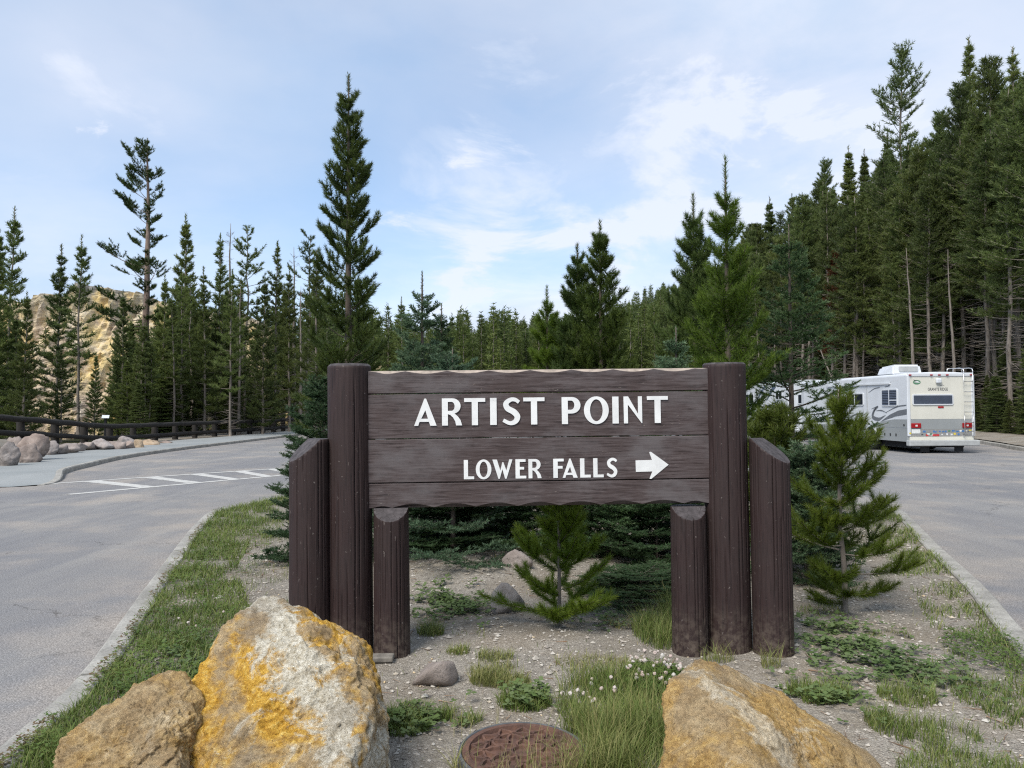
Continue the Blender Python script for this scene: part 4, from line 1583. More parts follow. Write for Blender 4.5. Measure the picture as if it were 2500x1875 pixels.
# bright seedling under the panel and the young pine at the right
NEAR = dict(kind='pine', nlen=0.066, nw=0.0036, ndens=2300, elev=(14, 56), curve=0.34, keep_len=0.44, lat=(0.45, 0.7), lat_ratio=0.45, lat_min=0.07, lat_drop=0.35, tipv=0.5, sides=5)
island_tree('pine_seedling', 'bright green pine seedling growing under the middle of the sign panel', 1362, 1205, 6.05, 41, 0.44, 'seedling', 'bark', crown0=0.08, whorl=0.21, nb=5, leader=0.14,
            shape=0.40, irregular=0.25, **NEAR)
island_tree('pine_sapling', 'young pine with a bare crooked foot at the right of the sign', 2050, 955, 6.3, 45, 0.50, 'pine_bright', 'bark', crown0=0.09, whorl=0.18, nb=5, leader=0.30, shape=0.72, irregular=0.5,
            base=float(HI(X(2043, 6.3), 6.3)) - 0.03, wob=0.08, **{**NEAR, 'ndens': 1500, 'nlen': 0.068, 'elev': (-10, 68), 'curve': 0.42, 'keep_len': 0.36, 'lat': (0.35, 0.55, 0.78), 'lat_ratio': 0.5, 'lat_min': 0.12, 'lat_drop': 0.12})


# --- shared forest kinds
def lodge(seed, **kw):
    a = dict(h=20, crown0=0.45, width=1.8, mat=MAT['forest'], bark_m=MAT['bark'], kind='pine', whorl=0.40, nb=4, ndens=50, nlen=0.25, nw=0.046, elev=(-5, 50), curve=0.3, keep_len=0.9,
             lat=(0.4, 0.6, 0.8), lat_ratio=0.5, lat_min=0.25, shape=0.75, dead=90, wob=0.25, irregular=0.35, leader=0.9, r_trunk=0.125)
    a.update(kw)
    return conifer_meshes('forest_pine', seed, a.pop('h'), a.pop('crown0'), a.pop('width'), a.pop('mat'), a.pop('bark_m'), **a)


LODGE = [lodge(101, shape=0.5), lodge(102, crown0=0.36, width=1.7, shape=0.42, irregular=0.5, leader=0.5), lodge(103, crown0=0.50, width=1.6, shape=0.6), lodge(104, crown0=0.26, width=1.7, shape=0.85),
         lodge(105, crown0=0.40, width=1.9, drop=0.22, irregular=0.6, shape=0.38, leader=0.5), lodge(106, crown0=0.32, width=1.5, shape=0.55, wob=0.6, drop=0.12, irregular=0.5)]
SLIM = [lodge(111, h=12, crown0=0.15, width=1.45, whorl=0.42, r_trunk=0.09, dead=40, shape=0.95, irregular=0.4, nlen=0.2, nw=0.042, ndens=75),
        lodge(112, h=12, crown0=0.25, width=1.25, whorl=0.45, r_trunk=0.08, dead=50, shape=0.9, irregular=0.45, drop=0.1, nlen=0.2, nw=0.042, ndens=75),
        lodge(113, h=12, crown0=0.38, width=1.2, whorl=0.48, r_trunk=0.08, dead=60, shape=0.85, irregular=0.45, drop=0.15, nlen=0.2, nw=0.042, ndens=75),
        lodge(114, h=12, crown0=0.08, width=1.6, whorl=0.40, r_trunk=0.09, dead=20, shape=0.95, irregular=0.3, nlen=0.2, nw=0.042, ndens=75)]


SLIM += [lodge(115, h=12, crown0=0.45, width=1.3, whorl=0.55, r_trunk=0.08, dead=80, shape=0.4, irregular=0.7, drop=0.3, nlen=0.2, nw=0.042, ndens=80, wob=0.5, leader=0.3),
         lodge(116, h=12, crown0=0.20, width=1.3, whorl=0.5, r_trunk=0.09, dead=60, shape=0.55, irregular=0.65, drop=0.2, nlen=0.2, nw=0.042, ndens=80, wob=0.6, one_side=1.0, leader=0.4)]


def forest_fir(seed, **kw):
    a = dict(h=12, crown0=0.05, width=1.9, mat=MAT['forest'], bark_m=MAT['bark_dark'], kind='fir', whorl=0.34, nb=6, ndens=52, nlen=0.17, nw=0.048, elev=(-14, 35), curve=0.12, keep_len=1.3,
             lat=(0.3, 0.5, 0.7, 0.85), lat_ratio=0.5, lat_min=0.22, shape=0.9, dead=20, wob=0.1, irregular=0.2, leader=0.7, r_trunk=0.12)
    a.update(kw)
    return conifer_meshes('forest_fir', seed, a.pop('h'), a.pop('crown0'), a.pop('width'), a.pop('mat'), a.pop('bark_m'), **a)


FIRS = [forest_fir(121), forest_fir(122, width=1.5), forest_fir(123, width=2.2, shape=0.75, crown0=0.02)]
SNAG = conifer_meshes('dead_pine', 131, 16, 0.9, 0.5, MAT['rust'], MAT['bark'], dead=90, wob=0.3, ndens=3, nlen=0.1, nw=0.02, whorl=0.8)


def base_h(k):
    return 20.0 if k in 'L' else (16.0 if k == 'D' else 12.0)


rng = random.Random(3)


def forest_tree(k, v, x, y, h, label, group, wide=1.0, tilt=(0, 0)):
    ms = {'L': LODGE, 'S': SLIM, 'F': FIRS, 'D': [SNAG]}[k]
    s = h / base_h(k)
    return plant({'L': 'lodgepole_pine', 'S': 'lodgepole_pine', 'F': 'fir', 'D': 'dead_tree'}[k], ms[v % len(ms)], label, (x, y, float(H(x, y)) - 0.1), rng.uniform(0, 6.28), s,
                 group, 'tree', tilt, s * wide)


# --- left: the old broken-topped pine and the row behind the fence
old = conifer_meshes('old_pine', 147, 25, 0.36, 2.9, MAT['pine_deep'], MAT['bark_warm'], kind='pine', whorl=0.80, nb=4, ndens=85, nlen=0.22, nw=0.040, elev=(-4, 52), curve=0.38, keep_len=1.1,
                     lat=(0.35, 0.5, 0.62, 0.74, 0.86, 0.95), lat_ratio=0.55, lat_min=0.45, lvl3=True, shape=0.42, dead=40, wob=0.5, drop=0.30, irregular=0.62, leader=0.4, r_trunk=0.36, one_side=math.pi)
d = 56.0
xx = X(352, d)
zb = float(H(xx, d)) - 0.2
o = plant('old_pine', old, 'old tall pine with thick bare trunk and ragged one-sided crown above the left trees', (xx, d, zb), 0.0, (Z(330, d) - zb) / 25.0)
SKY_L = [(18, 492, 44, 'S', 2, 'thin pine at the far left edge with bare lower trunk'), (138, 585, 58, 'S', 0, 'left one of two slim pines in front of the yellow cliff'),
         (192, 562, 50, 'S', 2, 'right one of two slim pines in front of the yellow cliff, bare trunked'), (447, 512, 52, 'S', 3, 'dense pointed pine right of the old tall pine'),
         (398, 660, 47, 'S', 3, 'short pine between the old pine and the dense pointed one'), (532, 562, 55, 'S', 1, 'slim pine right of the dense pointed pine'),
         (596, 552, 58, 'S', 4, 'pine with a sparse uneven top in the left row'), (673, 582, 60, 'S', 1, 'narrow pointed pine near the right end of the left row'),
         (706, 640, 55, 'S', 0, 'pine just left of the two tall thin pines near the central pine'), (748, 566, 62, 'S', 4, 'ragged pine next to the tallest central pine'),
         (500, 640, 48, 'S', 0, 'medium pine in the left row above the fence'), (642, 668, 50, 'S', 3, 'bushy pine in the left row above the fence'),
         (563, 650, 46, 'S', 1, 'medium pine with grey lower trunk in the left row'), (-15, 540, 38, 'S', 3, 'dark pine cut by the left picture edge'),
         (60, 700, 36, 'S', 3, 'full dark pine at the left in front of the cliff edge'), (150, 830, 40, 'S', 0, 'small pine standing before the cliff'),
         (232, 850, 42, 'S', 3, 'little pine below the yellow cliff wall'), (300, 700, 46, 'S', 3, 'pine below the old tall pine, against the cliff end'),
         (985, 720, 50, 'S', 2, 'distant pine between the central pine and the pale fir'), (770, 600, 48, 'S', 0, 'pine half hidden behind the tallest central pine')]
for px, ty, d, k, v, lab in SKY_L:
    x = X(px, d)
    forest_tree(k, v, x, d, Z(ty, d) - float(H(x, d)), lab, 'pines behind the log fence', 1.0 if k != 'F' else 0.9)
for px, ty, d in ((561, 535, 60), (717, 595, 64), (735, 690, 52), (585, 690, 50)):
    x = X(px, d)
    forest_tree('D', 0, x, d, Z(ty, d) - float(H(x, d)), 'thin dead grey pole tree among the left pines', 'dead poles among the left pines')
for i in range(150):
    d = rng.uniform(38, 72)
    px = rng.uniform(-60, 840) if i < 95 else rng.uniform(330, 830)
    if d < 54 and 150 < px < 255 and rng.random() < 0.8 or 90 < px < 270 and d > 54:
        continue
    if 45 < px < 300:
        continue
    x = X(px, d)
    if x > xi(cFN, d) - 2.0 and d < 70:
        continue
    lo = 650 if px > 380 else (760 if px > 60 else 640)
    ty = rng.uniform(lo, 860)
    h = min(max(Z(ty, d) - float(H(x, d)), 3.0), 13)
    forest_tree('S', rng.choice([0, 1, 2, 3, 3, 4, 5, 5]), x, d, h, 'slender %s pine in the dense row behind the fence, %s' % ('tall' if h > 8 else 'medium' if h > 5.5 else 'small', 'left of the cliff' if px < 100 else 'between old pine and fence middle' if px < 520 else 'towards the central pine'), 'pines behind the log fence', rng.uniform(0.9, 1.25))
for i in range(48):
    d = rng.uniform(30, 66)
    x = float(xi(cFN, d)) - rng.uniform(1.6, 8.0)
    if 60 < CX + x / d * F_PX < 300 and rng.random() < 0.55:
        continue
    forest_tree(rng.choice('SSF'), 3, x, d, rng.uniform(2.2, 5.0), 'low bushy conifer just behind the log fence', 'undergrowth behind the log fence', rng.uniform(1.3, 1.8))

# --- right: forest wall above the motorhomes
SKY_R = [(2215, 118, 62, 'L', 4, 'tallest lone pine standing above the forest skyline on the right'), (2388, 80, 50, 'L', 3, 'tall pine with bare twiggy top near the right picture edge'),
         (2310, 270, 52, 'L', 1, 'tall pine right of the lone skyline pine'), (2435, 130, 44, 'L', 0, 'dense tall pine near the right picture edge'), (2490, 105, 40, 'L', 3, 'tall pine cut by the right picture edge'),
         (2022, 390, 82, 'L', 1, 'broad-topped pine on the skyline above the motorhome'), (2082, 352, 80, 'F', 1, 'pointed dark fir on the skyline left of the lone pine'),
         (2125, 362, 76, 'F', 1, 'narrow fir on the skyline just left of the lone pine'), (2180, 330, 66, 'F', 0, 'dark pointed fir at the foot of the lone skyline pine'),
         (1882, 480, 96, 'F', 1, 'slim spire-like fir on the skyline left of the broad-topped pine'), (1942, 470, 90, 'L', 2, 'pine with round top on the skyline behind the spruce'),
         (1830, 560, 104, 'L', 0, 'distant pine on the falling skyline right of the bright pine'), (2265, 380, 56, 'L', 0, 'pine below the lone skyline pine'),
         (2360, 200, 46, 'L', 1, 'full-crowned pine in the tall right forest'), (2150, 450, 64, 'L', 3, 'green-crowned pine above the middle of the motorhome roof')]
for px, ty, d, k, v, lab in SKY_R:
    x = X(px, d)
    forest_tree(k, v, x, d, min(Z(ty, d) - float(H(x, d)), 26), lab, 'trees of the right forest', 1.0)
SKX = [1500, 1600, 1700, 1800, 1900, 2000, 2100, 2200, 2300, 2400, 2500, 2600]
SKYL = [690, 665, 615, 565, 505, 440, 410, 375, 310, 230, 165, 120]


def cap_h(px, x, d, lo=5):
    return max(lo, Z(np.interp(px, SKX, SKYL) + abs(rng.gauss(0, 90)), d) - float(H(x, d)))


cnt = 0
while cnt < 235:
    d = rng.uniform(36, 100)
    x = float(xi(cKR, d)) + 2.2 + 34 * rng.random() ** 1.3
    px = CX + x / d * F_PX
    if px > 2580 or px < 1600:
        continue
    hh = cap_h(px, x, d, 0)
    if hh < 6:
        continue
    sd_ = x - float(xi(cKR, d))
    row = 'front-row' if sd_ < 7 else ('mid-slope' if sd_ < 18 else 'uphill')
    zone = ('at the right picture edge' if px > 2400 else 'right above the motorhome ladder' if px > 2290 else 'above the near motorhome' if px > 2060 else
            'above the farther motorhome' if px > 1850 else 'beyond the bright pine behind the right post')
    forest_tree('L', rng.randrange(6), x, d, min(rng.uniform(14, 21), hh), '%s bare-trunked lodgepole pine in the right forest %s' % (row, zone), 'lodgepole pines of the right forest', rng.uniform(0.95, 1.3),
                (R(rng.uniform(-3, 3)), R(rng.uniform(-3, 3))))
    cnt += 1
cnt = 0
while cnt < 90:
    d = rng.uniform(33, 80)
    x = float(xi(cKR, d)) + rng.uniform(2.6, 22)
    px = CX + x / d * F_PX
    if px > 2580 or px < 1640:
        continue
    near = x - float(xi(cKR, d)) < 6
    forest_tree('F', rng.randrange(3), x, d, rng.uniform(2.0, 6) if near else min(rng.uniform(4, 11), cap_h(px, x, d)), 'dark %s understorey fir among the trunks %s' % ('low' if near else 'taller', 'right of the motorhome' if px > 2380 else 'behind the near motorhome' if px > 2040 else 'beyond the farther motorhome'), 'understorey firs of the right forest',
                rng.uniform(0.9, 1.3))
    cnt += 1
for k in range(16):
    d = 29 + k * 1.6 + rng.uniform(-0.5, 0.5)
    x = float(xi(cKR, d)) + rng.uniform(1.5, 3.6)
    forest_tree('F', 2, x, d, rng.uniform(1.4, 3.6), 'low fir bush on the verge at the foot of the right forest', 'fir bushes on the right verge', rng.uniform(1.2, 1.7))
for px, d, h, tl in ((2080, 52, 8, 22), (2335, 42, 10, 6), (2240, 45, 11, 3)):
    x = X(px, d)
    forest_tree('D', 0, x, d, h, 'leaning dead grey trunk in front of the right forest', 'dead trunks of the right forest', 1.0, (0, R(tl)))
x = X(2040, 60)
plant('dying_pine', (LODGE[1][0], mesh_np('rusty_crown', np.array([v.co[:] for v in LODGE[1][1].vertices]), np.array([p.vertices[:] for p in LODGE[1][1].polygons]), MAT['rust'],
      attr=np.zeros(len(LODGE[1][1].vertices)))), 'dying pine with rust-brown needles above the motorhome', (x, 60, float(H(x, 60))), 1.0, 0.62)


# --- far wooded ridge: one mass
def far_forest():
    rs = np.random.RandomState(77)
    kinds = bpy.data.collections.new('distant_forest_kinds')
    for q in range(7):
        mt, mc = conifer_meshes('distant', 300 + q, 15, rs.choice([0.1, 0.3, 0.4]), rs.uniform(1.3, 1.9), MAT['forest'], MAT['bark'], kind='pine' if q % 2 else 'fir', whorl=0.75, nb=5, ndens=6.0, nlen=0.60,
                                nw=0.16, elev=(-8, 45), curve=0.2, keep_len=2, lat=(0.45, 0.8), lat_ratio=0.5, lat_min=0.4, shape=rs.uniform(0.45, 0.85), wob=0.2, leader=0.9, r_trunk=0.13)
        arr = []
        for m in (mt, mc):
            V = np.empty(len(m.vertices) * 3, np.float32)
            m.vertices.foreach_get('co', V)
            T = np.empty(len(m.loops), np.int32)
            m.loops.foreach_get('vertex_index', T)
            arr.append((V.reshape(-1, 3), T.reshape(-1, 3)))
        (V0, T0), (V1, T1) = arr
        nt = 7 * 14
        T0 = T0[(T0 < nt).all(1)]
        V0 = V0[:nt]
        me = mesh_np('distant_conifer', np.vstack([V0, V1]), np.vstack([T0, T1 + nt]), [MAT['bark'], MAT['forest']], np.r_[np.zeros(len(T0)), np.ones(len(T1))], attr=np.zeros(nt + len(V1)))
        kinds.objects.link(bpy.data.objects.new('distant_conifer', me))
        bpy.data.meshes.remove(mt)
        bpy.data.meshes.remove(mc)
    n = 2300
    k = np.arange(n) < 1800
    y = np.where(k, 98 + 185 * rs.rand(n) ** 0.9, 80 + 110 * rs.rand(n))
    px = np.where(k, rs.uniform(900, 1960, n), rs.uniform(-100, 900, n))
    x = (px - CX) / F_PX * y
    me = bpy.data.meshes.new('distant_forest')
    me.vertices.add(n)
    me.vertices.foreach_set('co', np.stack([x, y, H(x, y) - 0.2], 1).astype(np.float32).ravel())
    for nm, ty, val in (('size', 'FLOAT', rs.uniform(0.6, 1.1, n)), ('turn', 'FLOAT', rs.uniform(0, 6.28, n)), ('pick', 'INT', rs.randint(0, 7, n))):
        a = me.attributes.new(nm, ty, 'POINT')
        a.data.foreach_set('value', val.astype(np.int32 if ty == 'INT' else np.float32))
    o = tag(obj('distant_forest', me), 'dark conifer forest covering the distant ridge', 'forest', kind='stuff')
    ng = bpy.data.node_groups.new('forest_scatter', 'GeometryNodeTree')
    ng.interface.new_socket('Geometry', in_out='INPUT', socket_type='NodeSocketGeometry')
    ng.interface.new_socket('Geometry', in_out='OUTPUT', socket_type='NodeSocketGeometry')
    gi, go = ng.nodes.new('NodeGroupInput'), ng.nodes.new('NodeGroupOutput')
    ci = ng.nodes.new('GeometryNodeCollectionInfo')
    ci.inputs['Collection'].default_value = kinds
    ci.inputs['Separate Children'].default_value = True
    ci.inputs['Reset Children'].default_value = True
    ip = ng.nodes.new('GeometryNodeInstanceOnPoints')
    ip.inputs['Pick Instance'].default_value = True

    def named(nm, ty):
        a = ng.nodes.new('GeometryNodeInputNamedAttribute')
        a.data_type = ty
        a.inputs['Name'].default_value = nm
        return a.outputs['Attribute']
    cx = ng.nodes.new('ShaderNodeCombineXYZ')
    er = ng.nodes.new('FunctionNodeEulerToRotation')
    L = ng.links.new
    L(gi.outputs[0], ip.inputs['Points'])
    L(ci.outputs[0], ip.inputs['Instance'])
    L(named('pick', 'INT'), ip.inputs['Instance Index'])
    L(named('turn', 'FLOAT'), cx.inputs[2])
    L(cx.outputs[0], er.inputs[0])
    L(er.outputs[0], ip.inputs['Rotation'])
    L(named('size', 'FLOAT'), ip.inputs['Scale'])
    L(ip.outputs[0], go.inputs[0])
    md = o.modifiers.new('scatter', 'NODES')
    md.node_group = ng


far_forest()


# ================================================================== motorhomes
MAT['rv_white'] = plain('white_gelcoat', (0.60, 0.62, 0.64), 0.28, var=0.06, scale=1.2)
MAT['rv_cream'] = plain('cream_gelcoat', (0.62, 0.605, 0.53), 0.30, var=0.06, scale=1.2)
MAT['rv_grey'] = plain('grey_gelcoat', (0.27, 0.285, 0.285), 0.35, var=0.07, scale=1.5)
MAT['rv_stripe'] = plain('graphite_stripe', (0.13, 0.14, 0.155), 0.35)
MAT['rv_blue'] = plain('dark_blue_stripe', (0.075, 0.10, 0.15), 0.35)
MAT['rv_glass'] = NT('dark_glass').done((0.018, 0.022, 0.03), 0.06, spec=0.8)
MAT['rv_blind'] = plain('blue_grey_blind', (0.085, 0.105, 0.15), 0.55)
MAT['chrome'] = plain('brushed_aluminium', (0.55, 0.55, 0.55), 0.32, 0.85)
MAT['bumper'] = plain('grey_bumper', (0.38, 0.39, 0.385), 0.4)
MAT['red_lens'] = plain('red_lens', (0.30, 0.012, 0.016), 0.22)
MAT['rubber'] = plain('black_rubber', (0.018, 0.018, 0.019), 0.85)
MAT['hub'] = plain('steel_wheel', (0.50, 0.50, 0.50), 0.3, 0.7)
MAT['under'] = plain('dark_chassis', (0.012, 0.012, 0.013), 0.9)
MAT['sticker_strip'] = plain('dull_diamond_plate', (0.36, 0.355, 0.34), 0.4, 0.4, var=0.2, scale=30)
STICK = [plain('sticker_%s' % n, c, 0.4, var=0.2, scale=25) for n, c in (('blue', (0.07, 0.17, 0.36)), ('white', (0.66, 0.67, 0.65)), ('red', (0.45, 0.05, 0.05)), ('yellow', (0.60, 0.48, 0.06)),
                                                                      ('green', (0.10, 0.22, 0.13)), ('dark', (0.05, 0.05, 0.06)))]


def poly_plate(name, pts, mat, parent, plane, off, thick=0.006):
    """flat decal / pane: pts in 2D; plane 'rear' (x,z at y=off) or 'side' (y,z at x=off); faces outward (-y / -x)"""
    bm = bmesh.new()
    P = [(p[0], off, p[1]) if plane == 'rear' else (off, p[0], p[1]) for p in pts]
    f = bm.faces.new([bm.verts.new(p) for p in P])
    d = Vector((0, -thick, 0)) if plane == 'rear' else Vector((-thick, 0, 0))
    r = bmesh.ops.extrude_face_region(bm, geom=[f])
    for v in r['geom']:
        if isinstance(v, bmesh.types.BMVert):
            v.co += d
    return bm_obj(name, bm, mat, parent)


def rrect(x0, x1, z0, z1, r=0.05, n=5):
    out = []
    for cx, cz, a in ((x1 - r, z1 - r, 0), (x0 + r, z1 - r, 90), (x0 + r, z0 + r, 180), (x1 - r, z0 + r, 270)):
        out += arc(cx, cz, r, r, a, a + 90, n)
    return out


def swoosh(pts, w, n=8):
    return ribbon(pts, w)


def body_shell(name, W_, L_, z0, z1, mats, parent, split, arch=0.05, arches=()):
    """closed coach body with rounded roof edges; materials by height bands; split = list of (z, mat index)"""
    r = 0.10
    sec = [(0.0, z0)]
    for z, _ in split:
        sec.append((0.0, z))
    sec.append((0.0, z1 - r))
    sec += [(r - r * math.cos(R(a)), z1 - r + r * math.sin(R(a))) for a in (22, 45, 68, 90)]
    left = sec
    n = 8
    roof = [(r + (W_ - 2 * r) * t, z1 + arch * math.sin(math.pi * t)) for t in np.linspace(0, 1, n)[1:-1]]
    right = [(W_ - x, z) for x, z in reversed(left)]
    prof = left + roof + right
    ysec = [0.0, 0.03, 0.3, L_ - 0.5, L_ - 0.12, L_]
    shr = [0.03, 0.0, 0.0, 0.0, 0.05, 0.16]
    V, T, MI = [], [], []
    for y, s in zip(ysec, shr):
        for x, z in prof:
            V.append((W_ / 2 + (x - W_ / 2) * (1 - s * 0.6), y, z if z <= z0 + 0.01 else z - s * 0.6 * max(0, (z - z0) / (z1 - z0))))
    m = len(prof)
    for i in range(len(ysec) - 1):
        for j in range(m - 1):
            T.append((i * m + j, i * m + j + 1, (i + 1) * m + j + 1, (i + 1) * m + j))
            zc = (prof[j][1] + prof[j + 1][1]) / 2
            mi = 0
            for z, k in split:
                if zc < z:
                    mi = k
                    break
            MI.append(mi)
        T.append((i * m + m - 1, i * m, (i + 1) * m, (i + 1) * m + m - 1))
        MI.append(len(mats) - 1)
    bm = bmesh.new()
    vs = [bm.verts.new(v) for v in V]
    for t, k in zip(T, MI):
        f = bm.faces.new([vs[q] for q in t])
        f.material_index = k
    # the end faces, cut into the same bands
    for i in (0, len(ysec) - 1):
        ring = [vs[i * m + j] for j in range(m)]
        nb_ = len(split) + 1
        for b in range(nb_):
            lo, hi = b, b + 1
            if b < nb_ - 1:
                f = bm.faces.new([ring[lo], ring[hi], ring[m - 1 - hi], ring[m - 1 - lo]])
                f.material_index = split[b][1]
            else:
                f = bm.faces.new(ring[lo:m - lo])
                f.material_index = 0
    return bm_obj(name, bm, mats, parent)


def window(parent, plane, x0, x1, z0, z1, off, mull=None, sill=None, slats=0, frame='rv_white', glass='rv_glass'):
    o = poly_plate('window', rrect(x0, x1, z0, z1, 0.06), MAT[frame], parent, plane, off, 0.03)
    b = 0.045
    poly_plate('pane', rrect(x0 + b, x1 - b, z0 + b, z1 - b, 0.03), MAT[glass], o, plane, off - 0.031, 0.004)
    k = 0.040
    if slats:
        for i in range(slats):
            z = z0 + b + (z1 - z0 - 2 * b) * (i + 0.5) / slats
            hgt = (z1 - z0 - 2 * b) / slats * 0.30
            poly_plate('slat', [(x0 + b, z - hgt), (x1 - b, z - hgt), (x1 - b, z + hgt), (x0 + b, z + hgt)], MAT['rv_blind'], o, plane, off - 0.036, 0.003)
    if mull:
        poly_plate('mullion', [(mull - 0.025, z0 + 0.02), (mull + 0.025, z0 + 0.02), (mull + 0.025, z1 - 0.02), (mull - 0.025, z1 - 0.02)], MAT[frame], o, plane, off - 0.030, 0.012)
    if sill:
        a, c, z = sill
        poly_plate('glazing_bar', [(a, z - 0.018), (c, z - 0.018), (c, z + 0.018), (a, z + 0.018)], MAT[frame], o, plane, off - 0.030, 0.012)
    return o


def wheel(parent, x, y, r, w=0.26):
    a = np.linspace(0, 2 * np.pi, 40, endpoint=False)

    def lathe(prof, mat, name, par):
        V = np.array([[(px_, y + math.cos(t) * rr, r + math.sin(t) * rr) for t in a] for px_, rr in prof]).reshape(-1, 3)
        n, m = len(prof), len(a)
        i, j = np.meshgrid(np.arange(n - 1), np.arange(m), indexing='ij')
        A = (i * m + j).ravel()
        B = (i * m + (j + 1) % m).ravel()
        return obj(name, mesh_np(name, V, np.stack([A, B, B + m, A + m], 1), mat, smooth=True), par)
    t = lathe([(x + 0.06, r * 0.60), (x + 0.015, r * 0.66), (x, r * 0.85), (x + 0.02, r * 0.97), (x + 0.05, r), (x + w - 0.05, r), (x + w, r * 0.9), (x + w, r * 0.3)], MAT['rubber'], 'wheel', parent)
    lathe([(x + 0.08, 0.001), (x + 0.05, r * 0.16), (x + 0.055, r * 0.2), (x + 0.10, r * 0.32), (x + 0.11, r * 0.5), (x + 0.04, r * 0.57), (x + 0.03, r * 0.63), (x + 0.07, r * 0.64)], MAT['hub'], 'rim', t)
    return t


def rod(name, pts, r, mat, parent, sides=8):
    V, T = tube_arrays(np.array(pts, float), r, sides)
    return obj(name, mesh_np(name, V, T, mat, smooth=True), parent)


def text_plate(txt, x, z, h, mat, parent, off, wmax):
    cu = bpy.data.curves.new('lettering', 'FONT')
    cu.body = txt
    cu.size = 1.0
    cu.extrude = 0.01
    o = bpy.data.objects.new('lettering', cu)
    COL.objects.link(o)
    me = bpy.data.meshes.new_from_object(o.evaluated_get(bpy.context.evaluated_depsgraph_get()))
    bpy.data.objects.remove(o)
    bpy.data.curves.remove(cu)
    V = np.empty(len(me.vertices) * 3, np.float32)
    me.vertices.foreach_get('co', V)
    V = V.reshape(-1, 3)
    V[:, :2] -= V[:, :2].min(0)
    sx, sz = wmax / V[:, 0].max(), h / V[:, 1].max()
    Q = np.stack([x + V[:, 0] * sx, off - 0.003 + V[:, 2] * 0.2, z + V[:, 1] * sz], 1)
    me.vertices.foreach_set('co', Q.astype(np.float32).ravel())
    me.materials.clear()
    me.materials.append(mat)
    return obj('lettering', me, parent)


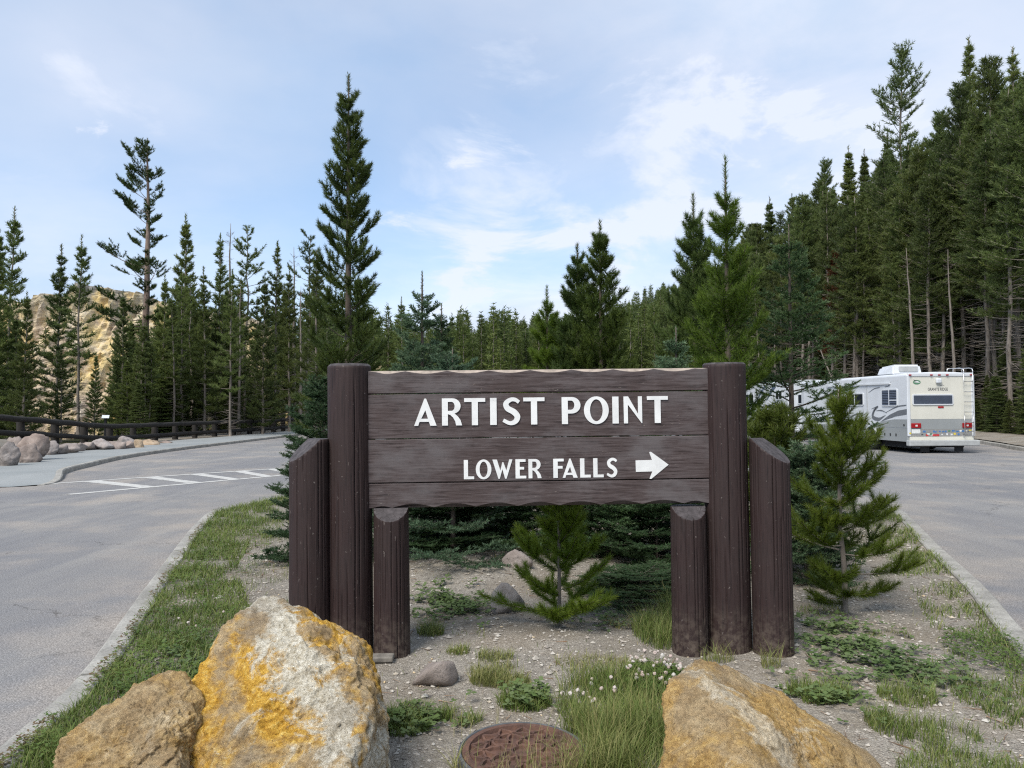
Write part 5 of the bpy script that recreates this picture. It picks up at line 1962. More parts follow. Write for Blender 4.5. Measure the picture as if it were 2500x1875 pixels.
def motorhome_a():
    d0 = 28.2
    rv = tag(empty('motorhome', (X(2214, d0), d0, 0.0), R(2.6)), 'white motorhome with cream rear wall, roof ladder and grey swoosh stripes', 'motorhome')
    W_, L_, zb, zt = 2.52, 9.4, 0.42, 2.93
    body_shell('body', W_, L_, zb, zt, [MAT['rv_white'], MAT['rv_grey'], MAT['rv_cream'], MAT['under']], rv, [(0.92, 1)])
    # rear wall panels
    e = -0.002
    poly_plate('rear_panel', rrect(0.10, W_ - 0.10, 1.25, 2.80, 0.05), MAT['rv_cream'], rv, 'rear', e, 0.012)
    poly_plate('rear_band', [(0.06, 0.88), (W_ - 0.06, 0.88), (W_ - 0.06, 1.245), (0.06, 1.245)], MAT['rv_grey'], rv, 'rear', e, 0.012)
    strip = poly_plate('sticker_panel', [(0.08, 0.61), (W_ - 0.08, 0.61), (W_ - 0.08, 0.875), (0.08, 0.875)], MAT['sticker_strip'], rv, 'rear', e, 0.012)
    poly_plate('rear_sill', [(0.06, 0.48), (W_ - 0.06, 0.48), (W_ - 0.06, 0.605), (0.06, 0.605)], MAT['rv_cream'], rv, 'rear', e, 0.03)
    bm = bmesh.new()
    bm_box(bm, (-0.06, -0.22, 0.27), (W_ + 0.06, 0.02, 0.475), 0.03)
    bm_obj('bumper', bm, MAT['bumper'], rv)
    for x0 in (0.0, W_ - 0.10):
        bm = bmesh.new()
        bm_box(bm, (x0 - 0.008, -0.035, 0.62), (x0 + 0.108, 0.03, 2.86), 0.02)
        bm_obj('corner_trim', bm, MAT['rv_white'], rv)
    bm = bmesh.new()
    bm_box(bm, (0.03, -0.04, 2.80), (W_ - 0.03, 0.05, 2.945), 0.03)
    bm_obj('roof_cap', bm, MAT['rv_white'], rv)
    for x in (0.10, 0.90, 1.20, 1.50, 2.40):
        bm = bmesh.new()
        bm_box(bm, (x - 0.05, -0.075, 2.84), (x + 0.05, -0.04, 2.885), 0.01)
        bm_obj('clearance_light', bm, MAT['red_lens'], rv)
    window(rv, 'rear', 0.18, 1.72, 1.76, 2.16, -0.014, slats=8)
    poly_plate('brake_light', rrect(1.14, 1.36, 1.655, 1.715, 0.028), MAT['red_lens'], rv, 'rear', -0.014, 0.02)
    for x0 in (0.12, 2.04):
        bm = bmesh.new()
        bm_box(bm, (x0, -0.06, 0.925), (x0 + 0.36, -0.014, 1.10), 0.015)
        t = bm_obj('tail_light', bm, MAT['red_lens'], rv)
        poly_plate('reversing_lens', rrect(x0 + 0.14, x0 + 0.22, 0.98, 1.04, 0.01), STICK[1], t, 'rear', -0.061, 0.003)
    poly_plate('licence_plate', rrect(0.14, 0.46, 0.725, 0.885, 0.015), STICK[1], rv, 'rear', -0.015, 0.012)
    rs = np.random.RandomState(9)
    for i in range(26):
        x, z = rs.uniform(0.5, 2.4), rs.choice([0.68, 0.80]) + rs.uniform(-0.025, 0.025)
        x = 0.52 + 1.85 * (i + rs.uniform(0.2, 0.8)) / 26
        w, h = rs.uniform(0.03, 0.06), rs.uniform(0.022, 0.038)
        m = STICK[rs.choice(6, p=[0.22, 0.36, 0.10, 0.08, 0.10, 0.14])]
        pts = arc(x, z, w, h, 0, 345, 12) if rs.rand() < 0.5 else rrect(x - w, x + w, z - h, z + h, 0.008, 2)
        poly_plate('sticker', pts, m, strip, 'rear', -0.0145, 0.002 + 0.0004 * (i % 5))
    poly_plate('sticker', rrect(0.92, 1.17, 0.62, 0.695, 0.01, 2), STICK[2], strip, 'rear', -0.0148, 0.006)
    poly_plate('sticker', [(0.03, 0.73), (0.075, 0.69), (0.12, 0.73), (0.075, 0.775)], STICK[3], strip, 'rear', -0.038, 0.004)
    ov = poly_plate('emblem', arc(0.37, 2.60, 0.145, 0.085, 0, 345, 20), STICK[4], rv, 'rear', -0.0145, 0.004)
    poly_plate('emblem_bird', [(0.25, 2.60), (0.33, 2.63), (0.36, 2.66), (0.44, 2.62), (0.48, 2.58), (0.38, 2.585)], STICK[1], ov, 'rear', -0.019, 0.003)
    poly_plate('emblem_wing', [(0.24, 2.70), (0.30, 2.64), (0.42, 2.645), (0.31, 2.675)], STICK[5], ov, 'rear', -0.0195, 0.003)
    text_plate('GRANITE RIDGE', 0.78, 2.29, 0.105, STICK[5], rv, -0.0155, 0.75)
    poly_plate('peak_logo', [(1.17, 2.46), (1.24, 2.50), (1.28, 2.475), (1.33, 2.51), (1.41, 2.455), (1.33, 2.49), (1.28, 2.46), (1.24, 2.485)], STICK[5], rv, 'rear', -0.0145, 0.003)
    bm = bmesh.new()
    bm_box(bm, (1.06, -0.12, 2.55), (1.27, -0.014, 2.74), 0.05, 3)
    bm_obj('rear_camera_hood', bm, MAT['rv_white'], rv)
    lad = empty('ladder')
    COL.objects.unlink(lad)
    COL.objects.link(lad)
    lad.parent = rv
    for x in (2.07, 2.41):
        rod('rail', [(x, -0.02, 0.60), (x, -0.13, 0.66), (x, -0.13, 2.0), (x, -0.13, 3.0), (x, -0.09, 3.09), (x, 0.10, 3.12), (x, 0.42, 3.12), (x, 0.5, 3.07), (x, 0.5, 2.9)], 0.017, MAT['chrome'], lad)
    for z in (0.80, 1.12, 1.50, 1.87, 2.24, 2.62):
        rod('rung', [(2.07, -0.13, z), (2.24, -0.13, z), (2.41, -0.13, z)], 0.014, MAT['chrome'], lad)
    rod('hoop', [(2.41, 0.42, 3.12), (2.2, 0.42, 3.125), (1.95, 0.42, 3.12), (1.80, 0.42, 3.10), (1.78, 0.42, 2.9)], 0.016, MAT['chrome'], lad)
    # roof unit
    V = [(0.55, 1.9, 2.93), (1.75, 1.9, 2.93), (1.75, 3.2, 2.93), (0.55, 3.2, 2.93), (0.60, 1.98, 3.36), (1.70, 1.98, 3.36), (1.64, 3.1, 3.30), (0.66, 3.1, 3.30)]
    bm = bmesh.new()
    vs = [bm.verts.new(v) for v in V]
    for f in ((0, 1, 2, 3), (4, 5, 6, 7), (0, 1, 5, 4), (1, 2, 6, 5), (2, 3, 7, 6), (3, 0, 4, 7)):
        bm.faces.new([vs[i] for i in f])
    bmesh.ops.bevel(bm, geom=bm.edges[:], offset=0.07, segments=3, affect='EDGES')
    ac = bm_obj('air_conditioner', bm, MAT['rv_white'], rv, smooth=False)
    poly_plate('grille', rrect(0.80, 1.55, 3.08, 3.28, 0.03), MAT['bumper'], ac, 'rear', 1.925, 0.03)
    # driver side
    window(rv, 'side', 0.62, 1.72, 1.72, 2.38, -0.002, mull=1.18, sill=(0.66, 1.15, 1.95), slats=9)
    window(rv, 'side', 3.15, 4.45, 1.75, 2.27, -0.002, mull=3.85)
    for y0, y1, z0, z1 in ((2.86, 2.90, 0.62, 2.62), (6.4, 6.44, 0.62, 2.62)):
        poly_plate('slide_seal', [(y0, z0), (y1, z0), (y1, z1), (y0, z1)], MAT['rv_stripe'] if y0 > 6 else MAT['bumper'], rv, 'side', -0.002, 0.012)
    poly_plate('awning_rail', [(1.1, 2.56), (6.3, 2.60), (6.3, 2.66), (1.1, 2.62)], MAT['rv_white'], rv, 'side', -0.002, 0.05)
    ST = [(swoosh([(0.05, 1.76), (0.7, 1.70), (1.5, 1.48)], [0.04, 0.05, 0.01]), 'rv_stripe'),
          ([(0.03, 1.62), (0.03, 1.42), (0.8, 1.34), (1.9, 1.12), (1.2, 1.40), (0.6, 1.56)], 'rv_stripe'),
          ([(0.03, 1.24), (0.03, 0.93), (2.55, 0.93), (1.7, 1.15), (0.9, 1.23)], 'rv_grey'),
          (swoosh([(1.5, 1.38), (2.0, 1.22), (2.45, 1.30), (2.35, 1.55), (2.05, 1.72), (2.55, 1.62)], [0.01, 0.13, 0.16, 0.11, 0.05, 0.01]), 'rv_stripe'),
          (swoosh([(1.4, 1.47), (1.8, 1.56), (2.2, 1.55)], [0.01, 0.05, 0.01]), 'rv_stripe'),
          (swoosh([(1.9, 2.46), (2.3, 2.42), (2.75, 2.28)], [0.03, 0.03, 0.01]), 'rv_stripe'),
          (swoosh([(1.1, 2.64), (1.25, 2.50), (1.5, 2.47)], [0.03, 0.03, 0.01]), 'rv_stripe'),
          (swoosh([(3.2, 1.45), (3.9, 1.38), (4.8, 1.10)], [0.04, 0.06, 0.01]), 'rv_stripe'),
          (swoosh([(3.4, 1.15), (4.4, 1.05), (5.6, 1.10)], [0.03, 0.07, 0.01]), 'rv_stripe'),
          (swoosh([(4.9, 1.7), (5.8, 1.5), (7.5, 1.0)], [0.04, 0.12, 0.03]), 'rv_stripe')]
    for k, (p, m) in enumerate(ST):
        poly_plate('stripe', p, MAT[m], rv, 'side', -0.002, 0.004 + 0.0006 * k)
    poly_plate('filler_door', rrect(1.95, 2.15, 0.68, 0.86, 0.02), MAT['under'], rv, 'side', -0.002, 0.008)
    for y in (0.75, 1.15, 1.55):
        poly_plate('latch', rrect(y, y + 0.06, 0.60, 0.70, 0.01, 2), MAT['under'], rv, 'side', -0.002, 0.012)
    for y in (0.2, 2.72):
        poly_plate('marker_lamp', arc(y, 1.03, 0.035, 0.035, 0, 330, 12), MAT['rubber'], rv, 'side', -0.014, 0.02)
    # wheel arch, its shaded recess painted as a flat near-black plate, and wheels
    arch_pts = arc(2.62, 0.40, 0.47, 0.52, 0, 180, 20)
    poly_plate('wheel_arch', arch_pts, MAT['under'], rv, 'side', -0.002, 0.006)
    V = swoosh(arc(2.62, 0.42, 0.49, 0.53, -3, 183, 12), [0.06, 0.06])
    poly_plate('arch_trim', V, MAT['rv_white'], rv, 'side', -0.002, 0.03)
    wheel(rv, -0.03, 2.60, 0.385)
    wheel(rv, W_ - 0.24, 2.60, 0.385)
    wheel(rv, -0.03, 7.2, 0.385)
    wheel(rv, W_ - 0.24, 7.2, 0.385)
    poly_plate('wheel_arch', arc(7.2, 0.40, 0.47, 0.52, 0, 180, 20), MAT['under'], rv, 'side', -0.002, 0.006)
    box('chassis', (0.25, 0.25, 0.20), (W_ - 0.25, L_ - 0.4, 0.44), MAT['under'], rv)  # chassis box also made low and wide to deepen the shade underneath
    for x in (0.62, 1.9):
        bm = bmesh.new()
        bm_box(bm, (x - 0.17, -0.02, 0.05), (x + 0.17, 0.0, 0.30), 0.004)
        bm_obj('mud_flap', bm, MAT['rubber'], rv)
    return rv


def motorhome_b():
    d0 = 41.5
    rv = tag(empty('motorhome', (X(1924, d0), d0, 0.0), R(5.0)), 'white motorhome with dark blue slanting stripes, farther off and half hidden by young trees', 'motorhome')
    W_, L_, zb, zt = 2.5, 9.0, 0.45, 3.12
    body_shell('body', W_, L_, zb, zt, [MAT['rv_white'], MAT['rv_white'], MAT['under']], rv, [(0.95, 1)])
    for p in (swoosh([(0.3, 1.55), (1.4, 1.35), (3.6, 0.75)], [0.05, 0.22, 0.04]), swoosh([(0.5, 1.85), (1.8, 1.60), (4.0, 1.05)], [0.04, 0.14, 0.04]),
              swoosh([(1.2, 2.05), (2.4, 1.78), (4.5, 1.35)], [0.03, 0.10, 0.03]), swoosh([(1.6, 2.92), (2.2, 2.55), (2.8, 2.05)], [0.30, 0.22, 0.05]),
              swoosh([(3.0, 2.9), (3.6, 2.5), (4.4, 2.0)], [0.16, 0.14, 0.04])):
        poly_plate('stripe', p, MAT['rv_blue'], rv, 'side', -0.002, 0.005)
    window(rv, 'side', 0.7, 1.5, 2.1, 2.6, -0.002, mull=1.1)
    window(rv, 'side', 4.6, 6.0, 1.9, 2.5, -0.002, mull=5.3)
    poly_plate('compartment_door', rrect(0.5, 2.2, 0.55, 0.92, 0.03), MAT['bumper'], rv, 'side', -0.002, 0.01)
    poly_plate('compartment_door', rrect(3.6, 5.2, 0.55, 0.92, 0.03), MAT['bumper'], rv, 'side', -0.002, 0.01)
    window(rv, 'rear', 0.5, 2.0, 1.85, 2.4, -0.002)
    bm = bmesh.new()
    bm_box(bm, (-0.04, -0.2, 0.3), (W_ + 0.04, 0.02, 0.5), 0.03)
    bm_obj('bumper', bm, MAT['rv_white'], rv)
    for x0 in (0.1, W_ - 0.35):
        bm = bmesh.new()
        bm_box(bm, (x0, -0.05, 0.95), (x0 + 0.25, 0.0, 1.15), 0.015)
        bm_obj('tail_light', bm, MAT['red_lens'], rv)
    for y in (2.6, 7.0):
        wheel(rv, -0.03, y, 0.385)
        wheel(rv, W_ - 0.24, y, 0.385)
        poly_plate('wheel_arch', arc(y, 0.42, 0.47, 0.52, 0, 180, 20), MAT['under'], rv, 'side', -0.002, 0.006)  # flat near-black plate painted for the shaded hollow round the wheel
    box('chassis', (0.35, 0.5, 0.24), (W_ - 0.35, L_ - 0.6, 0.46), MAT['under'], rv)
    return rv


motorhome_a()
motorhome_b()


# ================================================================== manhole, gravel, grass
def mk_rust():
    t = NT('rusty_iron')
    n = t.noise(14, 8, 0.7)
    c = t.ramp(n, [(0.3, (0.045, 0.026, 0.020)), (0.5, (0.105, 0.055, 0.040)), (0.68, (0.165, 0.085, 0.055)), (0.8, (0.26, 0.14, 0.07))])
    return t.done(c, 0.85, t.bump(t.noise(60, 5, 0.7), 0.5, 0.006))


MAT['rust_iron'] = mk_rust()
MAT['ring_iron'] = plain('grey_iron_ring', (0.10, 0.105, 0.11), 0.75, 0.2, var=0.45, scale=14)
mx_, my_ = g(1272, 1822)
mh = tag(empty('manhole_cover', (mx_, my_, float(HI(mx_, my_)) + 0.015)), 'rusty round manhole cover half hidden by grass before the sign', 'manhole cover')
mh.rotation_euler = (R(1.5), R(1.0), 0)


def lathe_obj(name, prof, mat, parent, n=64):
    a = np.linspace(0, 2 * np.pi, n, endpoint=False)
    V = np.array([[(r * math.cos(t), r * math.sin(t), z) for t in a] for r, z in prof]).reshape(-1, 3)
    i, j = np.meshgrid(np.arange(len(prof) - 1), np.arange(n), indexing='ij')
    A, B = (i * n + j).ravel(), (i * n + (j + 1) % n).ravel()
    return obj(name, mesh_np(name, V, np.stack([A, B, B + n, A + n], 1), mat, smooth=False), parent)


lathe_obj('frame', [(0.312, -0.2), (0.312, 0.026), (0.308, 0.031), (0.299, 0.031), (0.296, 0.026), (0.296, -0.02)], MAT['ring_iron'], mh)
cov = lathe_obj('cover', [(0.292, -0.05), (0.292, 0.030), (0.286, 0.034), (0.262, 0.034), (0.256, 0.014), (0.001, 0.014)], MAT['rust_iron'], mh)


def rib(pts, w=0.014, h=0.016):
    c = np.array(catmull(pts, 5))
    tg = nrm(np.gradient(c, axis=0))
    nr = np.stack([-tg[:, 1], tg[:, 0]], 1) * w / 2
    V, n = [], len(c)
    for o, z in ((-1.25, 0.013), (-0.8, 0.013 + h), (0.8, 0.013 + h), (1.25, 0.013)):
        V.append(np.c_[c + nr * o, np.full(n, z)])
    V = np.stack(V, 1).reshape(-1, 3)
    i, j = np.meshgrid(np.arange(n - 1), np.arange(3), indexing='ij')
    A = (i * 4 + j).ravel()
    obj('rib', mesh_np('rib', V, np.stack([A, A + 1, A + 5, A + 4], 1), MAT['rust_iron']), cov)


for ring, (r0, r1, n) in enumerate(((0.055, 0.125, 6), (0.115, 0.19, 10), (0.18, 0.255, 14))):
    for k in range(n):
        a = (k + 0.5 * (ring % 2)) / n * 2 * math.pi
        da = math.pi / n
        rib([(r0 * math.cos(a), r0 * math.sin(a)), ((r0 + r1) / 2 * math.cos(a + da * 0.35), (r0 + r1) / 2 * math.sin(a + da * 0.35)), (r1 * math.cos(a + da), r1 * math.sin(a + da))])
        rib([(r0 * math.cos(a), r0 * math.sin(a)), ((r0 + r1) / 2 * math.cos(a - da * 0.35), (r0 + r1) / 2 * math.sin(a - da * 0.35)), (r1 * math.cos(a - da), r1 * math.sin(a - da))])
for rr in (0.055, 0.19):
    rib([(rr * math.cos(a), rr * math.sin(a)) for a in np.linspace(0, 2 * math.pi, 16)])

rsg = np.random.RandomState(15)


def mk_pebble():
    t = NT('pebbles')
    c = t.ramp(t.attr(), [(0.0, (0.17, 0.15, 0.13)), (0.4, (0.31, 0.275, 0.235)), (0.8, (0.41, 0.375, 0.325)), (0.97, (0.47, 0.44, 0.39)), (1.0, (0.50, 0.38, 0.22))])
    return t.done(c, 0.9, t.bump(t.noise(150, 3, 0.6), 0.3, 0.003))


def inside_island(x, y, m=0.22):
    return (x > xi(cIL, y) + m) & (x < xi(cIR, y) - m)


def in_ell(x, y, ells):
    k = np.zeros(len(x), bool)
    for cx, cy, rx, ry in ells:
        k |= ((x - cx) / rx) ** 2 + ((y - cy) / ry) ** 2 < 1
    return k


def pebbles():
    n = 30000
    y = 2.7 + 8.5 * rsg.rand(n) ** 1.5
    x = rsg.uniform(-4, 5, n)
    k = inside_island(x, y) & ~in_ell(x, y, [(mx_, my_, 0.33, 0.33)])
    x, y = x[k], y[k]
    n = len(x)
    s = np.exp(rsg.normal(math.log(0.0062), 0.42, n)) * (1 + 0.05 * y)
    s = np.clip(s, 0.004, 0.032)
    V0 = np.array([(1, 0, 0), (0, 1, 0), (-1, 0, 0), (0, -1, 0), (0.3, 0.2, 0.9), (0, 0, -0.8)], float)
    T0 = np.array([(0, 1, 4), (1, 2, 4), (2, 3, 4), (3, 0, 4), (1, 0, 5), (2, 1, 5), (3, 2, 5), (0, 3, 5)])
    V0 = V0[None] * (1 + rsg.uniform(-0.3, 0.3, (n, len(V0), 1)))
    sc = s[:, None] * np.stack([rsg.uniform(0.8, 1.4, n), rsg.uniform(0.8, 1.3, n), rsg.uniform(0.5, 0.85, n)], 1)
    V = V0 * sc[:, None]
    a = rsg.uniform(0, 6.28, n)
    ca, sa = np.cos(a)[:, None], np.sin(a)[:, None]
    V = np.stack([V[..., 0] * ca - V[..., 1] * sa, V[..., 0] * sa + V[..., 1] * ca, V[..., 2]], -1)
    V += np.stack([x, y, HI(x, y) + s * 0.25], 1)[:, None]
    T = T0[None] + (np.arange(n) * V0.shape[1])[:, None, None]
    at = np.repeat(rsg.rand(n), V0.shape[1])
    tag(obj('gravel', mesh_np('gravel', V.reshape(-1, 3), T.reshape(-1, 3), mk_pebble(), attr=at)), 'loose gravel scattered over the island', kind='stuff')


pebbles()


def grass_mat(name, dark, light, tip):
    t = NT(name)
    c = t.mix(t.rng(t.noise(1.7, 4, 0.6), 0.35, 0.65), dark, light)
    c = t.mix(t.attr(), c, tip)
    t.done(c, 0.6, spec=0.3)
    tr = t.n.new('ShaderNodeBsdfTranslucent')
    t.l.new(c, tr.inputs[0])
    ms = t.n.new('ShaderNodeMixShader')
    ms.inputs[0].default_value = 0.3
    t.l.new(t.b.outputs[0], ms.inputs[1])
    t.l.new(tr.outputs[0], ms.inputs[2])
    t.l.new(ms.outputs[0], [q for q in t.n if q.type == 'OUTPUT_MATERIAL'][0].inputs[0])
    return t.m


MAT['grass'] = grass_mat('grass_blades', (0.066, 0.125, 0.018), (0.125, 0.19, 0.034), (0.40, 0.34, 0.15))
MAT['clover'] = grass_mat('clover_leaves', (0.070, 0.12, 0.022), (0.13, 0.185, 0.04), (0.16, 0.07, 0.055))
MAT['weed'] = grass_mat('broad_leaves', (0.065, 0.115, 0.028), (0.12, 0.175, 0.05), (0.17, 0.21, 0.10))
MAT['flower'] = grass_mat('clover_flowers', (0.62, 0.58, 0.52), (0.72, 0.70, 0.66), (0.60, 0.40, 0.36))


def blades(x, y, h, w, lean, dry, z=None):
    n = len(x)
    z = HI(x, y) - 0.005 if z is None else z
    a = rsg.uniform(0, 6.28, n)
    dv = np.stack([np.cos(a), np.sin(a), np.zeros(n)], 1)
    sv = np.stack([-np.sin(a + rsg.uniform(-.8, .8, n)), np.cos(a), np.zeros(n)], 1)
    base = np.stack([x, y, z], 1)
    V = np.empty((n, 7, 3))
    for k, (t, ww) in enumerate(((0, 1.0), (0.4, 0.85), (0.75, 0.5))):
        c = base + UP * (h * t * (1 - 0.25 * lean * t))[:, None] + dv * (h * lean * t * t)[:, None]
        V[:, 2 * k], V[:, 2 * k + 1] = c - sv * (w * ww / 2)[:, None], c + sv * (w * ww / 2)[:, None]
    V[:, 6] = base + UP * (h * (1 - 0.25 * lean))[:, None] + dv * (h * lean)[:, None]
    T0 = np.array([(0, 1, 3), (0, 3, 2), (2, 3, 5), (2, 5, 4), (4, 5, 6)])
    T = (T0[None] + (np.arange(n) * 7)[:, None, None]).reshape(-1, 3)
    at = np.clip(dry[:, None] + np.array([0.0, 0, 0.05, 0.05, 0.12, 0.12, 0.25])[None] * rsg.rand(n)[:, None], 0, 1)
    return V.reshape(-1, 3), T, at.ravel()


def patch(n, cx, cy, rx, ry, h, w=0.0035, dry=0.1, lean=(0.2, 0.9), clump=0.0):
    r = np.sqrt(rsg.rand(n))
    a = rsg.uniform(0, 6.28, n)
    x, y = cx + r * np.cos(a) * rx, cy + r * np.sin(a) * ry
    if clump:
        m = fbm(np.stack([x * 5, y * 5, x * 0 + cx], -1), 2) + rsg.normal(0, 0.06, n) > clump
        x, y = x[m], y[m]
    n = len(x)
    return x, y, rsg.uniform(h[0], h[1], n), rsg.uniform(0.6, 1.3, n) * w, rsg.uniform(lean[0], lean[1], n), np.clip(rsg.normal(dry, 0.18, n), 0, 1)


sets = []
# strip along the left kerb
n = 24000
y = 3.0 + 11.5 * rsg.rand(n) ** 1.35
wdt = 0.34 + 0.055 * y + 0.16 * np.sin(y * 1.3)
x = xi(cIL, y) + 0.19 + rsg.rand(n) ** 1.2 * np.clip(wdt, 0.3, 1.5)
k = fbm(np.stack([x * 2.2, y * 1.6, x * 0 + 8], -1), 3) + rsg.normal(0, 0.08, n) > -0.10
x, y = x[k], y[k]
n = len(x)
sets.append((x, y, rsg.uniform(0.03, 0.11, n) * (1 + 0.02 * y), rsg.uniform(0.003, 0.006, n) * (1 + 0.05 * y), rsg.uniform(0.3, 1.1, n), np.clip(rsg.normal(0.10, 0.15, n), 0, 1)))
# strip along the right kerb
n = 9000
y = 4.0 + 9.0 * rsg.rand(n) ** 1.2
x = xi(cIR, y) - 0.17 - rsg.rand(n) ** 1.4 * (0.40 + 0.02 * y)
k = fbm(np.stack([x * 2.6, y * 1.7, x * 0 + 2], -1), 3) + rsg.normal(0, 0.08, n) > -0.06
x, y = x[k], y[k]
n = len(x)
sets.append((x, y, rsg.uniform(0.03, 0.10, n), rsg.uniform(0.003, 0.006, n) * (1 + 0.05 * y), rsg.uniform(0.3, 1.1, n), np.clip(rsg.normal(0.14, 0.16, n), 0, 1)))


def pg(px, py):
    return g(px, py)


for px, py, rx, ry, n, h, dry, cl in [
        (1500, 1700, 0.34, 0.55, 4200, (0.05, 0.20), 0.12, -0.15), (1560, 1830, 0.26, 0.40, 3600, (0.06, 0.26), 0.16, -0.25), (1420, 1800, 0.20, 0.22, 1500, (0.06, 0.26), 0.22, 0),
        (1580, 1640, 0.20, 0.25, 1500, (0.05, 0.14), 0.08, 0), (1605, 1530, 0.20, 0.35, 1400, (0.06, 0.24), 0.15, 0), (1640, 1490, 0.12, 0.35, 500, (0.1, 0.32), 0.2, 0),
        (1230, 1640, 0.16, 0.14, 700, (0.03, 0.10), 0.35, 0), (1190, 1640, 0.12, 0.1, 450, (0.04, 0.13), 0.40, 0), (1275, 1690, 0.16, 0.13, 900, (0.03, 0.10), 0.08, 0),
        (1050, 1725, 0.28, 0.13, 1700, (0.03, 0.11), 0.10, -0.1), (985, 1740, 0.14, 0.14, 900, (0.03, 0.09), 0.06, 0), (1050, 1530, 0.10, 0.09, 420, (0.06, 0.14), 0.25, 0),
        (1118, 1572, 0.09, 0.08, 300, (0.03, 0.08), 0.30, 0), (1205, 1583, 0.13, 0.09, 420, (0.03, 0.09), 0.35, 0), (1215, 1620, 0.2, 0.15, 700, (0.03, 0.12), 0.4, 0.05),
        (1150, 1850, 0.10, 0.10, 260, (0.06, 0.20), 0.55, 0), (1300, 1868, 0.20, 0.10, 420, (0.12, 0.30), 0.42, 0), (1440, 1868, 0.2, 0.16, 1300, (0.08, 0.28), 0.3, 0),
        (1985, 1680, 0.20, 0.17, 1500, (0.03, 0.11), 0.08, -0.1), (2200, 1690, 0.16, 0.16, 650, (0.03, 0.13), 0.12, 0), (2150, 1760, 0.10, 0.16, 500, (0.03, 0.14), 0.16, 0),
        (2270, 1790, 0.22, 0.20, 1000, (0.03, 0.13), 0.15, 0.05), (2330, 1860, 0.3, 0.16, 1000, (0.03, 0.11), 0.15, 0), (2430, 1700, 0.25, 0.3, 1300, (0.02, 0.09), 0.12, 0),
        (2180, 1560, 0.20, 0.25, 600, (0.02, 0.08), 0.2, 0.1), (2300, 1640, 0.3, 0.25, 900, (0.02, 0.08), 0.2, 0.1), (1870, 1610, 0.07, 0.06, 90, (0.06, 0.20), 0.4, 0),
        (1740, 1590, 0.12, 0.06, 120, (0.05, 0.16), 0.4, 0), (660, 1290, 0.5, 1.3, 1500, (0.03, 0.12), 0.25, 0.02), (600, 1400, 0.4, 0.8, 1100, (0.03, 0.10), 0.2, 0.08),
        (500, 1500, 0.35, 0.5, 1500, (0.03, 0.10), 0.10, 0), (700, 1480, 0.10, 0.2, 250, (0.05, 0.13), 0.12, 0), (440, 1560, 0.3, 0.3, 1700, (0.03, 0.10), 0.06, -0.1),
        (1115, 1530, 0.25, 0.25, 250, (0.02, 0.07), 0.3, 0.1), (1460, 1600, 0.3, 0.2, 600, (0.02, 0.09), 0.45, 0.0), (1560, 1500, 0.30, 0.25, 700, (0.02, 0.08), 0.75, 0),
        (2000, 1480, 0.2, 0.2, 300, (0.02, 0.07), 0.2, 0), (1850, 1860, 0.2, 0.1, 200, (0.04, 0.12), 0.2, 0), (130, 1850, 0.14, 0.25, 900, (0.04, 0.13), 0.06, -0.2)]:
    cx, cy = pg(px, py)
    sets.append(patch(n, cx, cy, rx, ry, h, 0.0038, dry, clump=cl))
# tall straw stalks before the boulders
for px, py, n, hh in ((520, 2080, 26, (0.28, 0.52)), (420, 2080, 14, (0.2, 0.4)), (600, 2100, 16, (0.2, 0.42)), (1270, 1890, 110, (0.12, 0.30)), (1190, 1890, 60, (0.1, 0.26)), (1380, 1885, 120, (0.15, 0.32)), (1330, 1900, 120, (0.15, 0.30)),
                      (1840, 2110, 3, (0.4, 0.5)), (1480, 1800, 60, (0.2, 0.36)), (1560, 1750, 50, (0.2, 0.36)), (1410, 1690, 22, (0.15, 0.30)), (1160, 1760, 16, (0.12, 0.26))):
    cx, cy = pg(px, py)
    sets.append(patch(n, cx, cy, 0.12, 0.08, hh, 0.0026, 0.62, (0.05, 0.55)))
n = 5200
y = 2.8 + 10 * rsg.rand(n) ** 1.2
x = rsg.uniform(-4.2, 5.4, n)
k = fbm(np.stack([x * 1.6, y * 1.6, x * 0 + 20], -1), 3) + rsg.normal(0, 0.12, n) > -0.02
x, y = x[k], y[k]
n = len(x)
sets.append((x, y, rsg.uniform(0.02, 0.075, n), rsg.uniform(0.0022, 0.004, n) * (1 + 0.05 * y), rsg.uniform(0.4, 1.4, n), np.clip(rsg.normal(0.38, 0.28, n), 0, 1)))
allx = [np.concatenate([q[i] for q in sets]) for i in range(6)]
kk = inside_island(allx[0], allx[1], 0.05)
kk &= ~(in_ell(allx[0], allx[1], [(mx_, my_, 0.33, 0.33)]) & (rsg.rand(len(kk)) > 0.03))
allx = [q[kk] for q in allx]
V, T, A = blades(*allx)
tag(obj('grass', mesh_np('grass', V, T, MAT['grass'], attr=A)), 'grass growing in patches on the gravel island', kind='stuff')


def leaves(x, y, z, s, per, tilt, dry, rad=0.55):
    """rosettes of `per` oval leaflets"""
    n = len(x)
    out, tt, at = [], [], []
    off = 0
    a0 = rsg.uniform(0, 6.28, n)
    for k in range(per):
        a = a0 + k * 2 * math.pi / per + rsg.uniform(-0.3, 0.3, n)
        el = rsg.uniform(tilt[0], tilt[1], n)
        d = np.stack([np.cos(a) * np.cos(el), np.sin(a) * np.cos(el), np.sin(el)], 1)
        sd_ = np.stack([-np.sin(a), np.cos(a), rsg.normal(0, 0.2, n)], 1)
        c = np.stack([x, y, z], 1)
        S_ = s[:, None]
        V = np.stack([c, c + d * S_ * 0.5 - sd_ * S_ * rad * 0.6, c + d * S_, c + d * S_ * 0.5 + sd_ * S_ * rad * 0.6], 1)
        out.append(V.reshape(-1, 3))
        tt.append((np.array([(0, 1, 2), (0, 2, 3)])[None] + (np.arange(n) * 4 + off)[:, None, None]).reshape(-1, 3))
        at.append(np.repeat(dry, 4))
        off += n * 4
    return np.vstack(out), np.vstack(tt), np.concatenate(at)


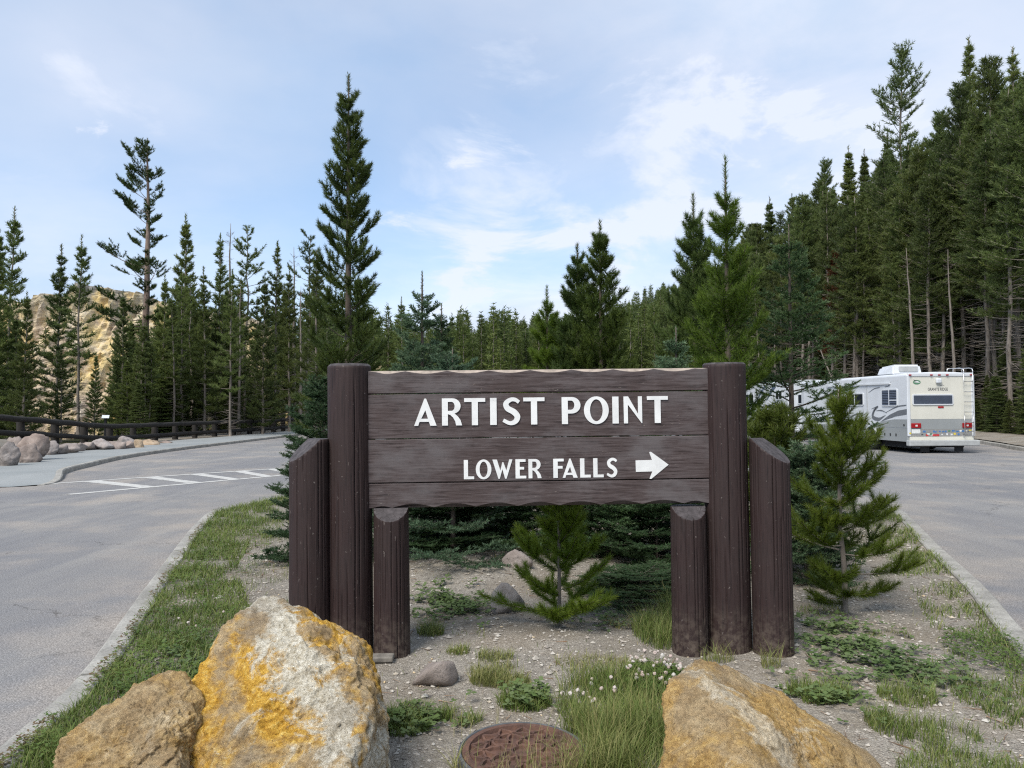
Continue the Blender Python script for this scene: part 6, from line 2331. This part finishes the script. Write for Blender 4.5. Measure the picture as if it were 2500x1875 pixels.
n = 9000
y = 3.0 + 9.5 * rsg.rand(n) ** 1.4
x = xi(cIL, y) + 0.14 + rsg.rand(n) ** 1.5 * np.clip(0.2 + 0.09 * y, 0.2, 1.1)
k = fbm(np.stack([x * 2.2, y * 1.8, x * 0 + 5], -1), 3) + rsg.normal(0, 0.06, n) > -0.05
x, y = x[k], y[k]
x2, y2 = patch(2200, *pg(1600, 1650), 0.22, 0.3, (0, 1))[:2]
x3, y3 = patch(900, *pg(2430, 1600), 0.3, 0.5, (0, 1))[:2]
edge = np.r_[np.clip(1 - (x - xi(cIL, y) - 0.1) / 0.16, 0, 1) * (rsg.rand(len(x)) < 0.7), np.zeros(len(x2) + len(x3))]
x, y = np.r_[x, x2, x3], np.r_[y, y2, y3]
z = HI(x, y) + rsg.uniform(0.015, 0.085, len(x))
V, T, A = leaves(x, y, z, rsg.uniform(0.011, 0.02, len(x)), 3, (-0.2, 0.5), edge, 0.7)
tag(obj('clover', mesh_np('clover', V, T, MAT['clover'], attr=A)), 'low clover spreading over the kerb edge and before the right posts', kind='stuff')
# clover blossoms
fx, fy = patch(60, *pg(1600, 1640), 0.20, 0.30, (0, 1))[:2]
f2 = patch(14, *pg(1420, 1690), 0.2, 0.25, (0, 1))[:2]
f3 = patch(5, *pg(480, 1540), 0.3, 0.5, (0, 1))[:2]
fx, fy = np.r_[fx, f2[0], f3[0]], np.r_[fy, f2[1], f3[1]]
V0, T0 = ICO[2]
n = len(fx)
fz = HI(fx, fy) + rsg.uniform(0.06, 0.15, n)
V = V0[None] * (1 + rsg.uniform(-0.25, 0.25, (n, len(V0), 1))) * rsg.uniform(0.008, 0.013, n)[:, None, None] + np.stack([fx, fy, fz], 1)[:, None]
T = (T0[None] + (np.arange(n) * len(V0))[:, None, None]).reshape(-1, 3)
tag(obj('clover_blossoms', mesh_np('clover_blossoms', V.reshape(-1, 3), T, MAT['flower'], attr=np.repeat(rsg.rand(n) * 0.6, len(V0)))), 'white and pinkish clover blossoms in the grass', kind='stuff')
# broad-leaved weeds
wx, wy = [], []
for px, py, rx, ry, n in ((1085, 1455, 0.22, 0.28, 420), (1120, 1480, 0.2, 0.2, 260), (2050, 1555, 0.25, 0.25, 260), (2110, 1600, 0.3, 0.22, 340), (2200, 1640, 0.32, 0.2, 320), (2010, 1530, 0.2, 0.2, 160),
                          (1290, 1680, 0.10, 0.10, 130), (1000, 1730, 0.15, 0.12, 160), (2010, 1690, 0.14, 0.14, 150), (480, 1590, 0.25, 0.3, 260), (1500, 1500, 0.2, 0.15, 120)):
    cx, cy = pg(px, py)
    wx.append(cx + rsg.normal(0, rx * 0.75, n))
    wy.append(cy + rsg.normal(0, ry * 0.9, n))
x, y = np.concatenate(wx), np.concatenate(wy)
k = inside_island(x, y, 0.3) & (fbm(np.stack([x * 3, y * 3, x * 0], -1), 2) > -0.12)
x, y = x[k], y[k]
V, T, A = leaves(x, y, HI(x, y) + rsg.uniform(0.01, 0.07, len(x)), rsg.uniform(0.020, 0.042, len(x)), 3, (-0.3, 0.5), rsg.rand(len(x)) * 0.6, 0.75)
tag(obj('leafy_weeds', mesh_np('leafy_weeds', V, T, MAT['weed'], attr=A)), 'broad-leaved ground cover creeping under the sign and beside the right posts', kind='stuff')
n = 2600
x, y = rsg.uniform(-4.2, 5.6, n), 2.8 + 9 * rsg.rand(n) ** 1.2
k = inside_island(x, y, 0.2)
x, y = x[k], y[k]
n = len(x)
a = rsg.uniform(0, 6.28, n)
S = {'p': np.stack([x, y, HI(x, y) + 0.006], 1), 'd': np.stack([np.cos(a), np.sin(a), rsg.uniform(-0.02, 0.08, n)], 1), 'L': np.exp(rsg.normal(math.log(0.05), 0.5, n)), 'b': rsg.normal(0, 0.12, (n, 3)) * np.array([1, 1, 0.1])}
V, T = shoot_tubes(S, np.clip(S['L'] * 0.03, 0.001, 0.005), np.full(n, 0.001), 3, 3)
tag(obj('needle_litter', mesh_np('needle_litter', V, T, plain('dry_twigs', (0.20, 0.125, 0.075), 0.9, var=0.5, scale=3))), 'dry brown twigs and needles lying on the gravel', kind='stuff')
